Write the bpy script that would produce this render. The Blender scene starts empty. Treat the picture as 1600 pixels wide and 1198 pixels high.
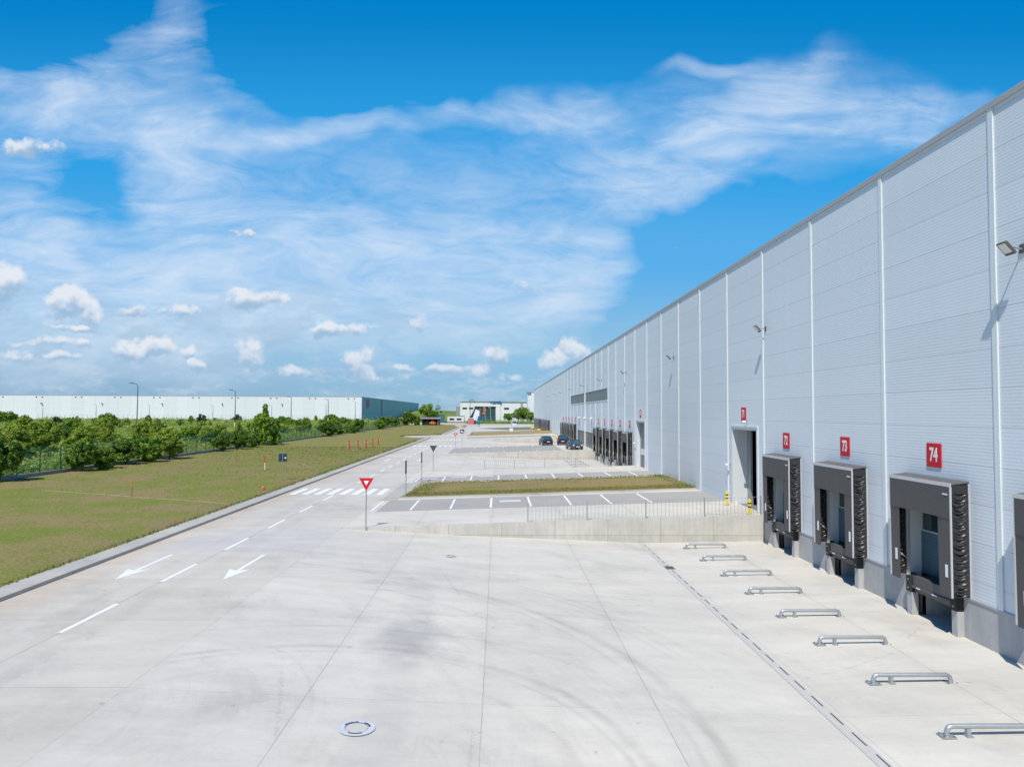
import bpy, bmesh, math, random
import numpy as np
from mathutils import Vector, Matrix

# ------------------------------------------------------------------ camera, light, exposure
sc = bpy.context.scene
COL = sc.collection
R = math.radians
cam_d = bpy.data.cameras.new("camera")
cam = bpy.data.objects.new("camera", cam_d)
COL.objects.link(cam)
_p, _y, _r = R(2.3466), R(1.1290), R(0.2799)
cp, sp, cy, sy = math.cos(_p), math.sin(_p), math.cos(_y), math.sin(_y)
fw = Vector((sy * cp, cy * cp, sp)); rt = Vector((cy, -sy, 0)); up = rt.cross(fw)
rt2 = math.cos(_r) * rt + math.sin(_r) * up; up2 = -math.sin(_r) * rt + math.cos(_r) * up
M = Matrix((rt2, up2, -fw)).transposed().to_4x4()
M.translation = Vector((0, 0, 6.2))
cam.matrix_world = M
cam_d.sensor_width = 36.0
cam_d.lens = 36.0 * 1110 / 1600
cam_d.clip_start = 0.1
cam_d.clip_end = 20000
sc.camera = cam

SUN_DIR = Vector((0.58, 1.49, -2.29)).normalized()     # direction the light travels
sun_d = bpy.data.lights.new("sun", 'SUN'); sun_d.energy = 4.3; sun_d.angle = R(0.53); sun_d.color = (1.0, 0.945, 0.865)
sun = bpy.data.objects.new("sun", sun_d); COL.objects.link(sun)
sun.rotation_euler = SUN_DIR.to_track_quat('-Z', 'Y').to_euler()
SUN_EL = math.asin(-SUN_DIR.z)
SUN_ROT = math.atan2(-SUN_DIR.x, -SUN_DIR.y)
sc.view_settings.view_transform = 'Standard'
sc.view_settings.look = 'None'
sc.view_settings.exposure = 0.0
sc.view_settings.gamma = 1.0
sc.cycles.max_bounces = 6
sc.cycles.transparent_max_bounces = 16
sc.cycles.use_denoising = True

# ------------------------------------------------------------------ node expression helper
class V:
    def __init__(s, nt, sock): s.nt = nt; s.s = sock
    def _m(s, op, o=None, o2=None, clamp=False):
        n = s.nt.nodes.new('ShaderNodeMath'); n.operation = op; n.use_clamp = clamp
        for i, x in enumerate((s, o, o2)):
            if x is None: continue
            if isinstance(x, V): s.nt.links.new(x.s, n.inputs[i])
            else: n.inputs[i].default_value = x
        return V(s.nt, n.outputs[0])
    def __add__(s, o): return s._m('ADD', o)
    __radd__ = __add__
    def __mul__(s, o): return s._m('MULTIPLY', o)
    __rmul__ = __mul__
    def __sub__(s, o): return s._m('SUBTRACT', o)
    def __rsub__(s, o): return (s * -1.0) + o
    def __truediv__(s, o): return s._m('DIVIDE', o)
    def abs(s): return s._m('ABSOLUTE')
    def clamp(s): return s._m('ADD', 0.0, clamp=True)
    def mod(s, o): return s._m('FLOORED_MODULO', o)
    def lt(s, o): return s._m('LESS_THAN', o)
    def gt(s, o): return s._m('GREATER_THAN', o)
    def pow(s, o): return s._m('POWER', o)
    def sqrt(s): return s._m('SQRT')
    def sin(s): return s._m('SINE')
    def max(s, o): return s._m('MAXIMUM', o)
    def min(s, o): return s._m('MINIMUM', o)
    def floor(s): return s._m('FLOOR')
    def smooth(s, a, b):
        n = s.nt.nodes.new('ShaderNodeMapRange'); n.interpolation_type = 'SMOOTHSTEP'
        s.nt.links.new(s.s, n.inputs['Value']); n.inputs['From Min'].default_value = a; n.inputs['From Max'].default_value = b
        return V(s.nt, n.outputs['Result'])

class G:
    """a node tree with short-hands"""
    def __init__(g, nt): g.nt = nt; g.nodes = nt.nodes; g.links = nt.links
    def new(g, t, **kw):
        n = g.nodes.new(t)
        for k, v in kw.items(): setattr(n, k, v)
        return n
    def pos(g):
        if not hasattr(g, '_p'):
            n = g.new('ShaderNodeNewGeometry'); sx = g.new('ShaderNodeSeparateXYZ'); g.links.new(n.outputs['Position'], sx.inputs[0])
            g._p = [V(g.nt, sx.outputs[i]) for i in range(3)]
            g._n = n
        return g._p
    def vec(g, x, y, z=0.0):
        n = g.new('ShaderNodeCombineXYZ')
        for i, a in enumerate((x, y, z)):
            if isinstance(a, V): g.links.new(a.s, n.inputs[i])
            else: n.inputs[i].default_value = a
        return V(g.nt, n.outputs[0])
    def noise(g, vec, scale=1.0, detail=4.0, rough=0.55, dist=0.0):
        n = g.new('ShaderNodeTexNoise'); g.links.new(vec.s, n.inputs['Vector'])
        n.inputs['Scale'].default_value = scale; n.inputs['Detail'].default_value = detail
        n.inputs['Roughness'].default_value = rough; n.inputs['Distortion'].default_value = dist
        return V(g.nt, n.outputs['Fac'])
    def mix(g, f, a, b):
        n = g.new('ShaderNodeMix', data_type='RGBA'); n.clamp_factor = True
        if isinstance(f, V): g.links.new(f.s, n.inputs[0])
        else: n.inputs[0].default_value = f
        for i, c in ((6, a), (7, b)):
            if isinstance(c, V): g.links.new(c.s, n.inputs[i])
            else: n.inputs[i].default_value = (*c[:3], 1)
        return V(g.nt, n.outputs[2])
    def scale(g, col, f):
        n = g.new('ShaderNodeVectorMath', operation='SCALE')
        if isinstance(col, V): g.links.new(col.s, n.inputs[0])
        else: n.inputs[0].default_value = col[:3]
        if isinstance(f, V): g.links.new(f.s, n.inputs['Scale'])
        else: n.inputs['Scale'].default_value = f
        return V(g.nt, n.outputs[0])

# ------------------------------------------------------------------ sky
world = bpy.data.worlds.new("World"); sc.world = world; world.use_nodes = True
wn = world.node_tree; wn.nodes.clear(); g = G(wn)
sky = g.new('ShaderNodeTexSky', sky_type='NISHITA'); sky.sun_disc = False
sky.sun_elevation = SUN_EL; sky.sun_rotation = SUN_ROT
sky.altitude = 80; sky.air_density = 1.0; sky.dust_density = 0.6; sky.ozone_density = 2.2
tc = g.new('ShaderNodeTexCoord'); sx = g.new('ShaderNodeSeparateXYZ'); g.links.new(tc.outputs['Generated'], sx.inputs[0])
dx, dy, dz = [V(wn, sx.outputs[i]) for i in range(3)]
yy = dy.abs().max(0.12)
s_ = dx / yy; t_ = dz / yy                      # direction coordinates on the sky (tangents of azimuth and height)
P = g.vec(s_, t_, 0.0)
# (azimuth tangent, height tangent, half width, half height, tilt deg, weight)
CI = [(-0.466,0.53,0.041,0.077,0,0.35),(-0.572,0.463,0.171,0.072,0,0.28),(-0.553,0.413,0.135,0.045,-20,0.5),(-0.447,0.318,0.077,0.072,0,0.7),(-0.255,0.408,0.135,0.016,6,0.62),(-0.346,0.397,0.063,0.02,0,0.35),(-0.01,0.439,0.126,0.018,-6,0.5),(0.11,0.431,0.081,0.023,0,0.45),(0.322,0.401,0.171,0.043,32,0.75),(0.387,0.477,0.063,0.041,0,0.45),(0.499,0.427,0.171,0.029,-6,0.6),(0.602,0.442,0.099,0.023,-3,0.5),(0.202,0.348,0.135,0.032,8,0.5),(-0.682,0.261,0.09,0.081,-10,0.75),(-0.386,0.191,0.505,0.072,0,0.62),(-0.59,0.153,0.234,0.081,0,0.5),(-0.008,0.222,0.171,0.05,-4,0.7),(-0.071,0.13,0.216,0.041,4,0.6),(0.065,0.149,0.081,0.027,0,0.55),(-0.298,0.246,0.18,0.054,0,0.35),(-0.5,0.1,0.3,0.05,0,0.34),(0.295,0.504,0.054,0.011,8,0.4)]
CU = [(-0.689,0.175,0.0252,0.027,1),(-0.6,0.149,0.0324,0.027,1),(-0.563,0.135,0.0126,0.0234,0.5),(-0.602,0.115,0.0315,0.0054,0.8),(-0.501,0.138,0.027,0.0108,0.7),(-0.443,0.136,0.0288,0.0108,0.35),(-0.35,0.157,0.0468,0.0153,0.8),(-0.305,0.157,0.0162,0.0252,0.45),(-0.242,0.116,0.0216,0.0135,1),(-0.206,0.115,0.0162,0.0108,0.7),(-0.179,0.122,0.0162,0.0054,0.4),(-0.109,0.125,0.0252,0.018,0.45),(-0.495,0.085,0.045,0.0126,1),(-0.473,0.093,0.0216,0.0144,1),(-0.431,0.084,0.0108,0.009,0.8),(-0.42,0.062,0.0126,0.0117,0.9),(-0.347,0.083,0.0198,0.0216,0.6),(-0.348,0.06,0.0234,0.018,0.35),(-0.29,0.054,0.0234,0.009,0.8),(-0.196,0.07,0.0234,0.0252,0.7),(-0.183,0.052,0.0198,0.0126,0.6),(-0.138,0.061,0.018,0.0063,0.6),(-0.079,0.058,0.0234,0.0108,0.9),(-0.039,0.058,0.0252,0.0117,0.9),(-0.003,0.081,0.0198,0.018,0.9),(0.03,0.049,0.036,0.0072,0.5),(0.074,0.072,0.018,0.0144,0.9),(0.098,0.095,0.018,0.0162,1),(0.112,0.077,0.018,0.0198,0.8),(0.024,0.174,0.036,0.009,0.35),(-0.658,0.368,0.0396,0.0126,0.9),(-0.628,0.094,0.0541,0.0081,0.7),(-0.596,0.075,0.0306,0.0072,0.7),(-0.667,0.076,0.036,0.009,0.4),(-0.361,0.253,0.0144,0.0045,0.5),(0.258,0.237,0.0081,0.0027,0.6),(-0.124,0.046,0.0541,0.0054,0.35)]
def warped(vecV, amp, scale, detail):
    n = g.new('ShaderNodeTexNoise'); g.links.new(vecV.s, n.inputs['Vector']); n.inputs['Scale'].default_value = scale; n.inputs['Detail'].default_value = detail
    a = g.new('ShaderNodeVectorMath', operation='SUBTRACT'); g.links.new(n.outputs['Color'], a.inputs[0]); a.inputs[1].default_value = (.5, .5, .5)
    b = g.new('ShaderNodeVectorMath', operation='SCALE'); g.links.new(a.outputs[0], b.inputs[0]); b.inputs['Scale'].default_value = amp
    c = g.new('ShaderNodeVectorMath', operation='ADD'); g.links.new(vecV.s, c.inputs[0]); g.links.new(b.outputs[0], c.inputs[1])
    return V(wn, c.outputs[0])
PW = warped(P, 0.11, 7.0, 3.0)
def blob(src, cx, cyy, rx, ry, ang=0.0):
    m = g.new('ShaderNodeMapping', vector_type='TEXTURE'); g.links.new(src.s, m.inputs['Vector'])
    m.inputs['Location'].default_value = (cx, cyy, 0); m.inputs['Rotation'].default_value = (0, 0, R(ang)); m.inputs['Scale'].default_value = (rx, ry, 1)
    return m
def dist2(m):
    # z is flattened away first
    sp_ = g.new('ShaderNodeVectorMath', operation='MULTIPLY'); g.links.new(m.outputs[0], sp_.inputs[0]); sp_.inputs[1].default_value = (1, 1, 0)
    d = g.new('ShaderNodeVectorMath', operation='DOT_PRODUCT'); g.links.new(sp_.outputs[0], d.inputs[0]); g.links.new(sp_.outputs[0], d.inputs[1])
    return V(wn, d.outputs['Value'])
ci = None
for (a, b, c, d, e, w) in CI:
    q = (1.0 - dist2(blob(PW, a, b, c * 1.5, d * 1.75, e)) * 1.0).max(0.0)
    q = q * q * w
    ci = q if ci is None else ci + q
# streaky fibres
fib = g.new('ShaderNodeMapping'); g.links.new(P.s, fib.inputs['Vector']); fib.inputs['Rotation'].default_value = (0, 0, R(-14)); fib.inputs['Scale'].default_value = (2.2, 7.0, 1)
fibw = warped(V(wn, fib.outputs[0]), 0.9, 1.3, 3.0)
n1 = g.noise(fibw, 2.4, 10.0, 0.60)
n2 = g.noise(fibw, 7.5, 9.0, 0.66)
texc = n1.smooth(0.28, 0.74) * 0.72 + n2.smooth(0.30, 0.72) * 0.32
cir = ci * 1.05 * (0.30 + 0.95 * texc)
vm = None
for (a, b, c, d, e, w) in ((-.22, .27, .70, .18, -3, .52), (.22, .37, .46, .12, 12, .48), (-.55, .44, .34, .17, 0, .42)):
    q = (1.0 - dist2(blob(PW, a, b, c, d, e))).max(0.0) * w
    vm = q if vm is None else vm.max(q)
veil = vm * (0.20 + 0.85 * texc)
clr = None
for (a, b, c, d, e, w) in ((.29, .20, .19, .13, 20, 1.0), (-.24, .52, .25, .09, 0, 1.0), (-.60, .30, .20, .09, 0, .55), (-.66, .56, .17, .10, 0, .9)):
    q = (1.0 - dist2(blob(PW, a, b, c, d, e))).max(0.0) * w
    clr = q if clr is None else clr.max(q)
totc = ((cir * 1.75 + veil * 1.1) - clr * 0.75).max(0.0)
cirrus = totc / (totc + 1.0) * (0.56 + 0.62 * texc)
# heaps
wsum = None; hs = None
PC = warped(P, 0.030, 30.0, 5.0)
for (a, b, c, d, w) in CU:
    m = blob(PC, a, b, c * 1.35, d * 1.35)
    q = (1.0 - dist2(m)).max(0.0) * w
    sp3 = g.new('ShaderNodeSeparateXYZ'); g.links.new(m.outputs[0], sp3.inputs[0])
    h = V(wn, sp3.outputs[1]) * q
    wsum = q if wsum is None else wsum + q
    hs = h if hs is None else hs + h
rel = hs / (wsum + 0.001)
cn = g.noise(P, 60.0, 9.0, 0.62)
cn2 = g.noise(P, 62.0, 6.0, 0.6)
cn3 = g.noise(P, 24.0, 3.0, 0.5)
cn4 = g.noise(g.vec(s_ - .004, t_ + .008, 0.0), 24.0, 3.0, 0.5)
den = wsum * 1.15 + (cn - 0.5) * 1.5 + (cn3 - 0.5) * 1.9 - 0.16
heap = den.smooth(0.02, 0.70) * wsum.smooth(0.0, 0.12)
lit = (rel * 1.9 + (cn2 - 0.5) * 1.6 + (cn3 - cn4) * 3.5 + 0.25).smooth(-0.7, 0.9)
K = 1.0 / 0.10
# clear-sky colour: the Sky Texture, deepened as in the polarised photograph
hsv = g.new('ShaderNodeHueSaturation'); g.links.new(sky.outputs[0], hsv.inputs['Color']); hsv.inputs['Saturation'].default_value = 1.35; hsv.inputs['Value'].default_value = 1.0
clear = V(wn, hsv.outputs[0])
ramp = g.new('ShaderNodeValToRGB'); g.links.new(t_.s, ramp.inputs[0])
cr = ramp.color_ramp; cr.interpolation = 'EASE'
stops = [(0.0, (.29, .50, .68)), (0.08, (.27, .53, .77)), (0.22, (.10, .43, .83)), (0.36, (.03, .36, .80)), (0.6, (.0, .225, .60))]
cr.elements[0].position = 0; cr.elements[0].color = (*stops[0][1], 1); cr.elements[1].position = 1.0; cr.elements[1].color = (.0, .12, .42, 1)
for pz, c in stops[1:]:
    e = cr.elements.new(pz); e.color = (*c, 1)
grad = g.scale(V(wn, ramp.outputs[0]), K)
clear = g.mix(0.97, clear, grad)
# dull band of distant cloud low on the left
low = t_.smooth(0.16, 0.0) * s_.smooth(-0.05, -0.6)
clear = g.mix(low * 0.55, clear, tuple(c * K for c in (.23, .38, .55)))
col = g.mix(cirrus, clear, tuple(c * K for c in (.72, .82, .95)))
lowgrey = (t_.smooth(0.15, 0.03) * (g.noise(g.vec(s_ * 5.0, t_ * 13.0, 3.3), 3.4, 7.0, 0.65)).smooth(0.48, 0.66)) * 0.42
greyb = g.noise(g.vec(s_ * 4.0, t_ * 9.0, 9.1), 3.0, 8.0, 0.62).smooth(0.47, 0.64) * t_.smooth(0.22, 0.10) * s_.smooth(0.02, -0.25) * 0.42
col = g.mix(greyb, col, tuple(c * K for c in (.34, .50, .68)))
col = g.mix(lowgrey, col, tuple(c * K for c in (.62, .71, .82)))
ccol = g.mix(lit, tuple(c * K for c in (.33, .50, .70)), tuple(c * K for c in (.82, .85, .90)))
fade = t_.smooth(-0.01, 0.12) * 0.45 + 0.42
col = g.mix(heap * fade, col, ccol)
below = dz.smooth(0.0, -0.03)
col = g.mix(below, col, tuple(c * K for c in (.20, .22, .16)))
bg = g.new('ShaderNodeBackground'); g.links.new(col.s, bg.inputs['Color']); bg.inputs['Strength'].default_value = 0.10
wo = g.new('ShaderNodeOutputWorld'); g.links.new(bg.outputs[0], wo.inputs['Surface'])
world.cycles.sampling_method = 'MANUAL'; world.cycles.sample_map_resolution = 512

# ------------------------------------------------------------------ materials
def mat(name, fn=None, color=(.5, .5, .5), rough=.7, metal=0.0, spec=0.5, emit=None):
    m = bpy.data.materials.new(name); m.use_nodes = True
    b = m.node_tree.nodes['Principled BSDF']
    b.inputs['Base Color'].default_value = (*color, 1); b.inputs['Roughness'].default_value = rough
    b.inputs['Metallic'].default_value = metal; b.inputs['Specular IOR Level'].default_value = spec
    gg = G(m.node_tree); gg.b = b
    gg.setc = lambda v: gg.links.new(v.s, b.inputs['Base Color'])
    gg.setr = lambda v: gg.links.new(v.s, b.inputs['Roughness'])
    def bump(h, dist, strength=1.0):
        n = gg.new('ShaderNodeBump'); n.inputs['Strength'].default_value = strength; n.inputs['Distance'].default_value = dist
        gg.links.new(h.s, n.inputs['Height']); gg.links.new(n.outputs[0], b.inputs['Normal'])
    gg.bump = bump
    if fn: fn(gg)
    return m

def plain(name, color, rough=.7, metal=0.0, var=0.10, scale=2.0, spec=0.5, bump=0.0):
    def fn(g):
        x, y, z = g.pos()
        v = g.vec(x, y, z)
        n = g.noise(v, scale, 5.0, .6)
        n2 = g.noise(v, scale * 9, 3.0, .6)
        g.setc(g.scale(color, 1.0 + (n - .5) * 2 * var + (n2 - .5) * var))
        g.setr(rough + (n2 - .5) * 0.15)
        if bump: g.bump(n2, bump)
    return mat(name, fn, color, rough, metal, spec)

def concrete_ground(name, base, x0, dxj, y0, dyj, tyre=0.0, sandy=False, jw=0.022, jstr=0.45, blue=False):
    def fn(g):
        x, y, z = g.pos()
        xy = g.vec(x, y, 0.0)
        big = g.noise(xy, .10, 5.0, .6)
        med = g.noise(g.vec(x * 0.35, y * 1.1, 2.0), .8, 6.0, .65)
        brush = g.noise(g.vec(x * 1.2, y * 9.0, 5.0), 1.0, 4.0, .7)
        fine = g.noise(xy, 9.0, 5.0, .7)
        dots = g.noise(xy, 2.1, 2.0, .4).smooth(.74, .79)
        blot = g.noise(g.vec(x * .8 + y * .25, y * .5, 8.0), .55, 7.0, .7)
        f = 1.0 + (big - .5) * .38 + (med - .5) * .42 + (blot.smooth(.48, .72)) * -.13 + (blot.smooth(.45, .28)) * .05 + (brush - .5) * .14 + (fine - .5) * .16 - dots * .16
        # slab-to-slab tone and sawn joints
        ix = ((x - x0) / dxj).floor(); iy = ((y - y0) / dyj).floor()
        slab = g.new('ShaderNodeTexWhiteNoise', noise_dimensions='2D'); g.links.new(g.vec(ix, iy).s, slab.inputs['Vector'])
        f = f * (1.0 + (V(g.nt, slab.outputs['Value']) - .5) * .05)
        wob = (g.noise(xy, 1.5, 3.0) - .5) * 0.02
        ax = (((x - x0 + dxj * .5 + wob).mod(dxj)) - dxj * .5).abs()
        ay = (((y - y0 + dyj * .5 + wob).mod(dyj)) - dyj * .5).abs()
        jn = g.noise(xy, .6, 4.0).smooth(.3, .6) * .5 + .5
        f = f * (1.0 - ax.smooth(jw, jw * .4) * jstr * jn) * (1.0 - ay.smooth(jw, jw * .4) * jstr * .55 * jn)
        f = f * (1.0 - ax.smooth(.35, .0) * .03)
        if tyre:
            def polar(cx, cyy):
                a = x - cx; b = y - cyy
                r = (a * a + b * b).sqrt()
                th = a._m('ARCTAN2', b)
                return r, th
            tot = None
            region = (x.smooth(-11., -7.) * x.smooth(7.6, 4.0) * y.smooth(37.5, 32.0)).clamp()
            for (cx, cyy, rr, lo) in ((-11.0, 14.5, [(15.5, .15, .34), (15.05, .07, .2), (13.6, .10, .16), (17.6, .10, .2), (17.2, .06, .16), (12.4, .15, .12)], .50), (-4.0, 12.7, [(7.15, .13, .32), (6.75, .06, .22), (8.9, .10, .16), (5.6, .1, .14)], .52)):
                r, th = polar(cx, cyy)
                st = g.noise(g.vec(r * 3.2, th * 1.3, cx), 1.0, 6.0, .7).smooth(lo, .8) * .22
                brk = g.noise(g.vec(r * .4, th * 4.0, 7.0), 1.0, 4.0).smooth(.34, .62)
                a = st
                for (r0, w, s) in rr:
                    a = a + ((r - r0 + (g.noise(g.vec(r0, th * 2.0, 1.0), 1.0, 1.0) - .5) * .5).abs().smooth(w * 1.8, 0.0) * s * brk)
                tot = a if tot is None else tot + a
            # sideways scrub marks from trucks swinging in off the road
            bent = y + (x + 4.0) * (x + 4.0) * .012
            sc2 = g.noise(g.vec(x * .16, bent * 2.2, 9.0), 1.0, 6.0, .66).smooth(.5, .76) * .26 * y.smooth(17., 24.)
            tot = tot + sc2
            f = f * (1.0 - tot * region * tyre * .52)
            # oil-grey patch
            a = x + 2.6; b = (y - 20.5)
            pn = g.noise(xy, .9, 5.0, .6)
            patch = ((a * a * .9 + b * b * .28) + (pn - .5) * 3.5).smooth(1.6, .1) * .30
            lng = ((x + 2.5 + (y - 20.) * .03).abs() + (g.noise(xy, 1.2, 5.0) - .5) * 1.1).smooth(.75, .35) * y.smooth(10., 13.) * y.smooth(33., 26.) * .13
            cc = g.mix(patch + lng, base, (base[0] * .42, base[1] * .44, base[2] * .54))
        else:
            cc = g.mix((med.smooth(.62, .8)) * .10, base, (base[0] * .6, base[1] * .6, base[2] * .62))
        vo = g.new('ShaderNodeTexVoronoi', feature='DISTANCE_TO_EDGE'); g.links.new(g.vec(x + (fine - .5) * .5, y + (med - .5) * .5, 0.0).s, vo.inputs['Vector']); vo.inputs['Scale'].default_value = .13
        crack = V(g.nt, vo.outputs['Distance']).smooth(.004, .0012) * blot.smooth(.52, .60) * .14
        drip = g.noise(xy, 3.4, 3.0, .5).smooth(.70, .74) * blot.smooth(.46, .56) * .22
        f = f * (1.0 - crack - drip)
        warm = big.smooth(.45, .7) * .45
        cc = g.mix(warm, cc, (base[0] * 1.02, base[1] * .985, base[2] * .93))
        if sandy:
            e = (x + (g.noise(xy, .35, 5.0) - .5) * 3.0)
            sd = e.smooth(-13.6, -16.1) * (.1 + g.noise(g.vec(x * 1.0, y * .25, 0.0), 1.2, 6.0, .7)) * .9
            cc = g.mix(sd, cc, (.52, .42, .31))
            tr = (((x + 12.3).abs() - .9).abs() + (g.noise(g.vec(x * .3, y * .05, 4.0), 1.0, 3.0) - .5) * .8).smooth(.5, .0)
            f = f * (1.0 - tr * .05)
            # the bluish, newer pour across the road
            pw = y.smooth(31.85, 31.9) * y.smooth(37.75, 37.7) * x.smooth(-15.4, -14.9)
            cc = g.mix(pw * .55, cc, (.52, .505, .49))
        if blue: cc = g.mix(.4, cc, (.47, .48, .51))
        g.setc(g.scale(cc, f)); g.setr(.82 + (fine - .5) * .2)
        g.bump(fine + brush * .6, .004, .6)
    return mat(name, fn, base, .85, 0, .25)

def concrete_wall_mat(name, base, jy=False, vx=2.83, x0=.25):
    def fn(g):
        x, y, z = g.pos()
        v = g.vec(x, y, z)
        big = g.noise(v, .8, 6.0, .65)
        drip = g.noise(g.vec(x * 5.0, y * 5.0, z * .7), 1.0, 5.0, .7)
        fine = g.noise(v, 22.0, 4.0, .7)
        f = 1.0 + (big - .5) * .65 + (drip - .5) * .42 + (fine - .5) * .2
        if jy:
            ax = (((x - x0 + vx * .5).mod(vx)) - vx * .5).abs()
            f = f * (1.0 - ax.smooth(.022, .008) * .42)
            f = f * (1.0 - ((z + .30).abs().smooth(.018, .006)) * .35)
            f = f * (1.0 - z.lt(-.30) * .06)
            ti = g.noise(g.vec((x / vx * 1.0).floor(), 0.0, 0.0), 3.7, 0.0)
            f = f * (1.0 + (ti - .5) * .18)
        cc = g.mix(big.smooth(.55, .75) * .5, base, (base[0] * .95, base[1] * .9, base[2] * .8))
        g.setc(g.scale(cc, f)); g.bump(fine + drip, .006, .5)
    return mat(name, fn, base, .88, 0, .2)

def asphalt_mat(name, base):
    def fn(g):
        x, y, z = g.pos(); xy = g.vec(x, y, 0.0)
        big = g.noise(xy, .25, 6.0, .6); fine = g.noise(xy, 26.0, 3.0, .8); st = g.noise(g.vec(x * .25, y * 1.6, 0.0), 1.0, 5.0, .6)
        cc = g.mix(st.smooth(.6, .8) * .35, base, (.47, .46, .44))
        g.setc(g.scale(cc, 1.0 + (big - .5) * .3 + (fine - .5) * .35)); g.bump(fine, .006)
    return mat(name, fn, base, .9, 0, .2)

def paint_mat(name, base, wear=.5):
    def fn(g):
        x, y, z = g.pos(); xy = g.vec(x, y, 0.0)
        n = g.noise(xy, 5.0, 7.0, .7); n2 = g.noise(xy, 1.1, 4.0, .6)
        cc = g.mix(n.smooth(.56, .72) * wear + n2.smooth(.55, .8) * wear * .5, base, (.52, .51, .49))
        g.setc(g.scale(cc, 1.0 + (n - .5) * .1))
    return mat(name, fn, base, .6, 0, .3)

def lawn_mat(name, trench=True, lo=.43, hi=.575):
    def fn(g):
        x, y, z = g.pos(); xy = g.vec(x, y, 0.0)
        a = g.noise(xy, .16, 7.0, .66); b = g.noise(g.vec(x, y * .6, 1.0), .8, 7.0, .75); c = g.noise(xy, 6.0, 5.0, .75); d = g.noise(xy, 24.0, 3.0, .8)
        m = (a * .5 + b * .5 + (c - .5) * .55)
        cc = g.mix(m.smooth(lo, hi), (.215, .262, .052), (.345, .255, .13))
        cc = g.mix(b.smooth(.50, .70) * .6, cc, (.235, .275, .052))
        cc = g.mix(c.smooth(.58, .74) * .4, cc, (.13, .15, .035))
        cc = g.mix(d.smooth(.62, .8) * .35, cc, (.42, .38, .20))
        if trench:
            k = (y - 55.2) + (x + 34.5) * .4545 - (g.noise(xy, .3, 3.0) - .5) * 1.0
            t = k.abs().smooth(.26, .05) * x.smooth(-36., -33.) * .8
            cc = g.mix(t, cc, (.46, .39, .22))
            bare = x.smooth(-19.5, -17.2) * (a.smooth(.42, .55)) * .55
            cc = g.mix(bare, cc, (.30, .21, .13))
        g.setc(g.scale(cc, .90 + (d - .5) * 1.1 + (c - .5) * 1.3)); g.bump(c + d * .5, .07, .6)
    return mat(name, fn, (.15, .15, .05), .95, 0, .05)

def field_mat(name):
    def fn(g):
        x, y, z = g.pos(); xy = g.vec(x, y, 0.0)
        a = g.noise(xy, .03, 5.0, .6); b = g.noise(g.vec(x, y * .7, 1.0), .4, 6.0, .7); c = g.noise(xy, 3.0, 4.0, .75)
        cc = g.mix(a.smooth(.4, .6), (.17, .26, .05), (.26, .31, .08))
        cc = g.mix(b.smooth(.5, .75) * .6, cc, (.36, .36, .15))
        g.setc(g.scale(cc, .8 + (c - .5) * .8)); g.bump(c, .2)
    return mat(name, fn, (.12, .17, .04), .95, 0, .05)

def leaf_mat(name, dark, light, yellow, trans=.3, patch=0.0):
    m = bpy.data.materials.new(name); m.use_nodes = True; nt = m.node_tree; nt.nodes.clear(); g = G(nt)
    x, y, z = g.pos(); rnd = V(nt, g._n.outputs['Random Per Island'])
    v = g.vec(x, y, z)
    n = g.noise(v, .55, 3.0, .5)
    cc = g.mix((rnd * .6 + (n - .5) * 1.5 + .2).clamp(), dark, light)
    cc = g.mix((rnd * 7.13).mod(1.0).smooth(.86, .97) * .7, cc, yellow)
    if patch:
        big = g.noise(v, patch, 4.0, .6)
        cc = g.mix(big.smooth(.46, .60) * .7, cc, (.50, .50, .17))
        cc = g.mix(big.smooth(.46, .34) * .6, cc, dark)
    d = g.new('ShaderNodeBsdfDiffuse'); t = g.new('ShaderNodeBsdfTranslucent'); gl = g.new('ShaderNodeBsdfGlossy'); gl.inputs['Roughness'].default_value = .45
    gl.inputs['Color'].default_value = (.6, .65, .6, 1)
    g.links.new(cc.s, d.inputs[0]); tcol = g.scale(cc, 1.3); g.links.new(tcol.s, t.inputs[0])
    mx = g.new('ShaderNodeMixShader'); mx.inputs[0].default_value = trans; g.links.new(d.outputs[0], mx.inputs[1]); g.links.new(t.outputs[0], mx.inputs[2])
    m2 = g.new('ShaderNodeMixShader'); m2.inputs[0].default_value = .04; g.links.new(mx.outputs[0], m2.inputs[1]); g.links.new(gl.outputs[0], m2.inputs[2])
    o = g.new('ShaderNodeOutputMaterial'); g.links.new(m2.outputs[0], o.inputs[0])
    return m

def cladding_mat(name, base, top, panel=1.15, rib=.1, y0=20.12, bay=6.0, rough=.42):
    def fn(g):
        x, y, z = g.pos()
        k = (top - z).mod(panel)
        seam = k.min(panel - k).smooth(.022, .006)
        r = ((z / rib) * (2 * math.pi)).sin()
        rnd = g.new('ShaderNodeTexWhiteNoise', noise_dimensions='2D')
        g.links.new(g.vec(((y - y0) / bay).floor(), ((top - z) / panel).floor()).s, rnd.inputs['Vector'])
        tone = V(g.nt, rnd.outputs['Value'])
        n = g.noise(g.vec(x, y * .15, z * .5), .6, 5.0, .6)
        d = g.noise(g.vec(x, y * 3.0, z * .25), 1.0, 4.0, .6)
        f = 1.0 + (tone - .5) * .05 + (n - .5) * .09 + (d - .5) * .07 + r * .015
        f = f * (1.0 - seam * .17)
        g.setc(g.scale(base, f)); g.setr(rough + (tone - .5) * .08 + (n - .5) * .1)
        g.bump(r * .35 + (1.0 - seam) * 1.5 + (n * .8), .004, .6)
    return mat(name, fn, base, rough, 0.0, .5)

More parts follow.
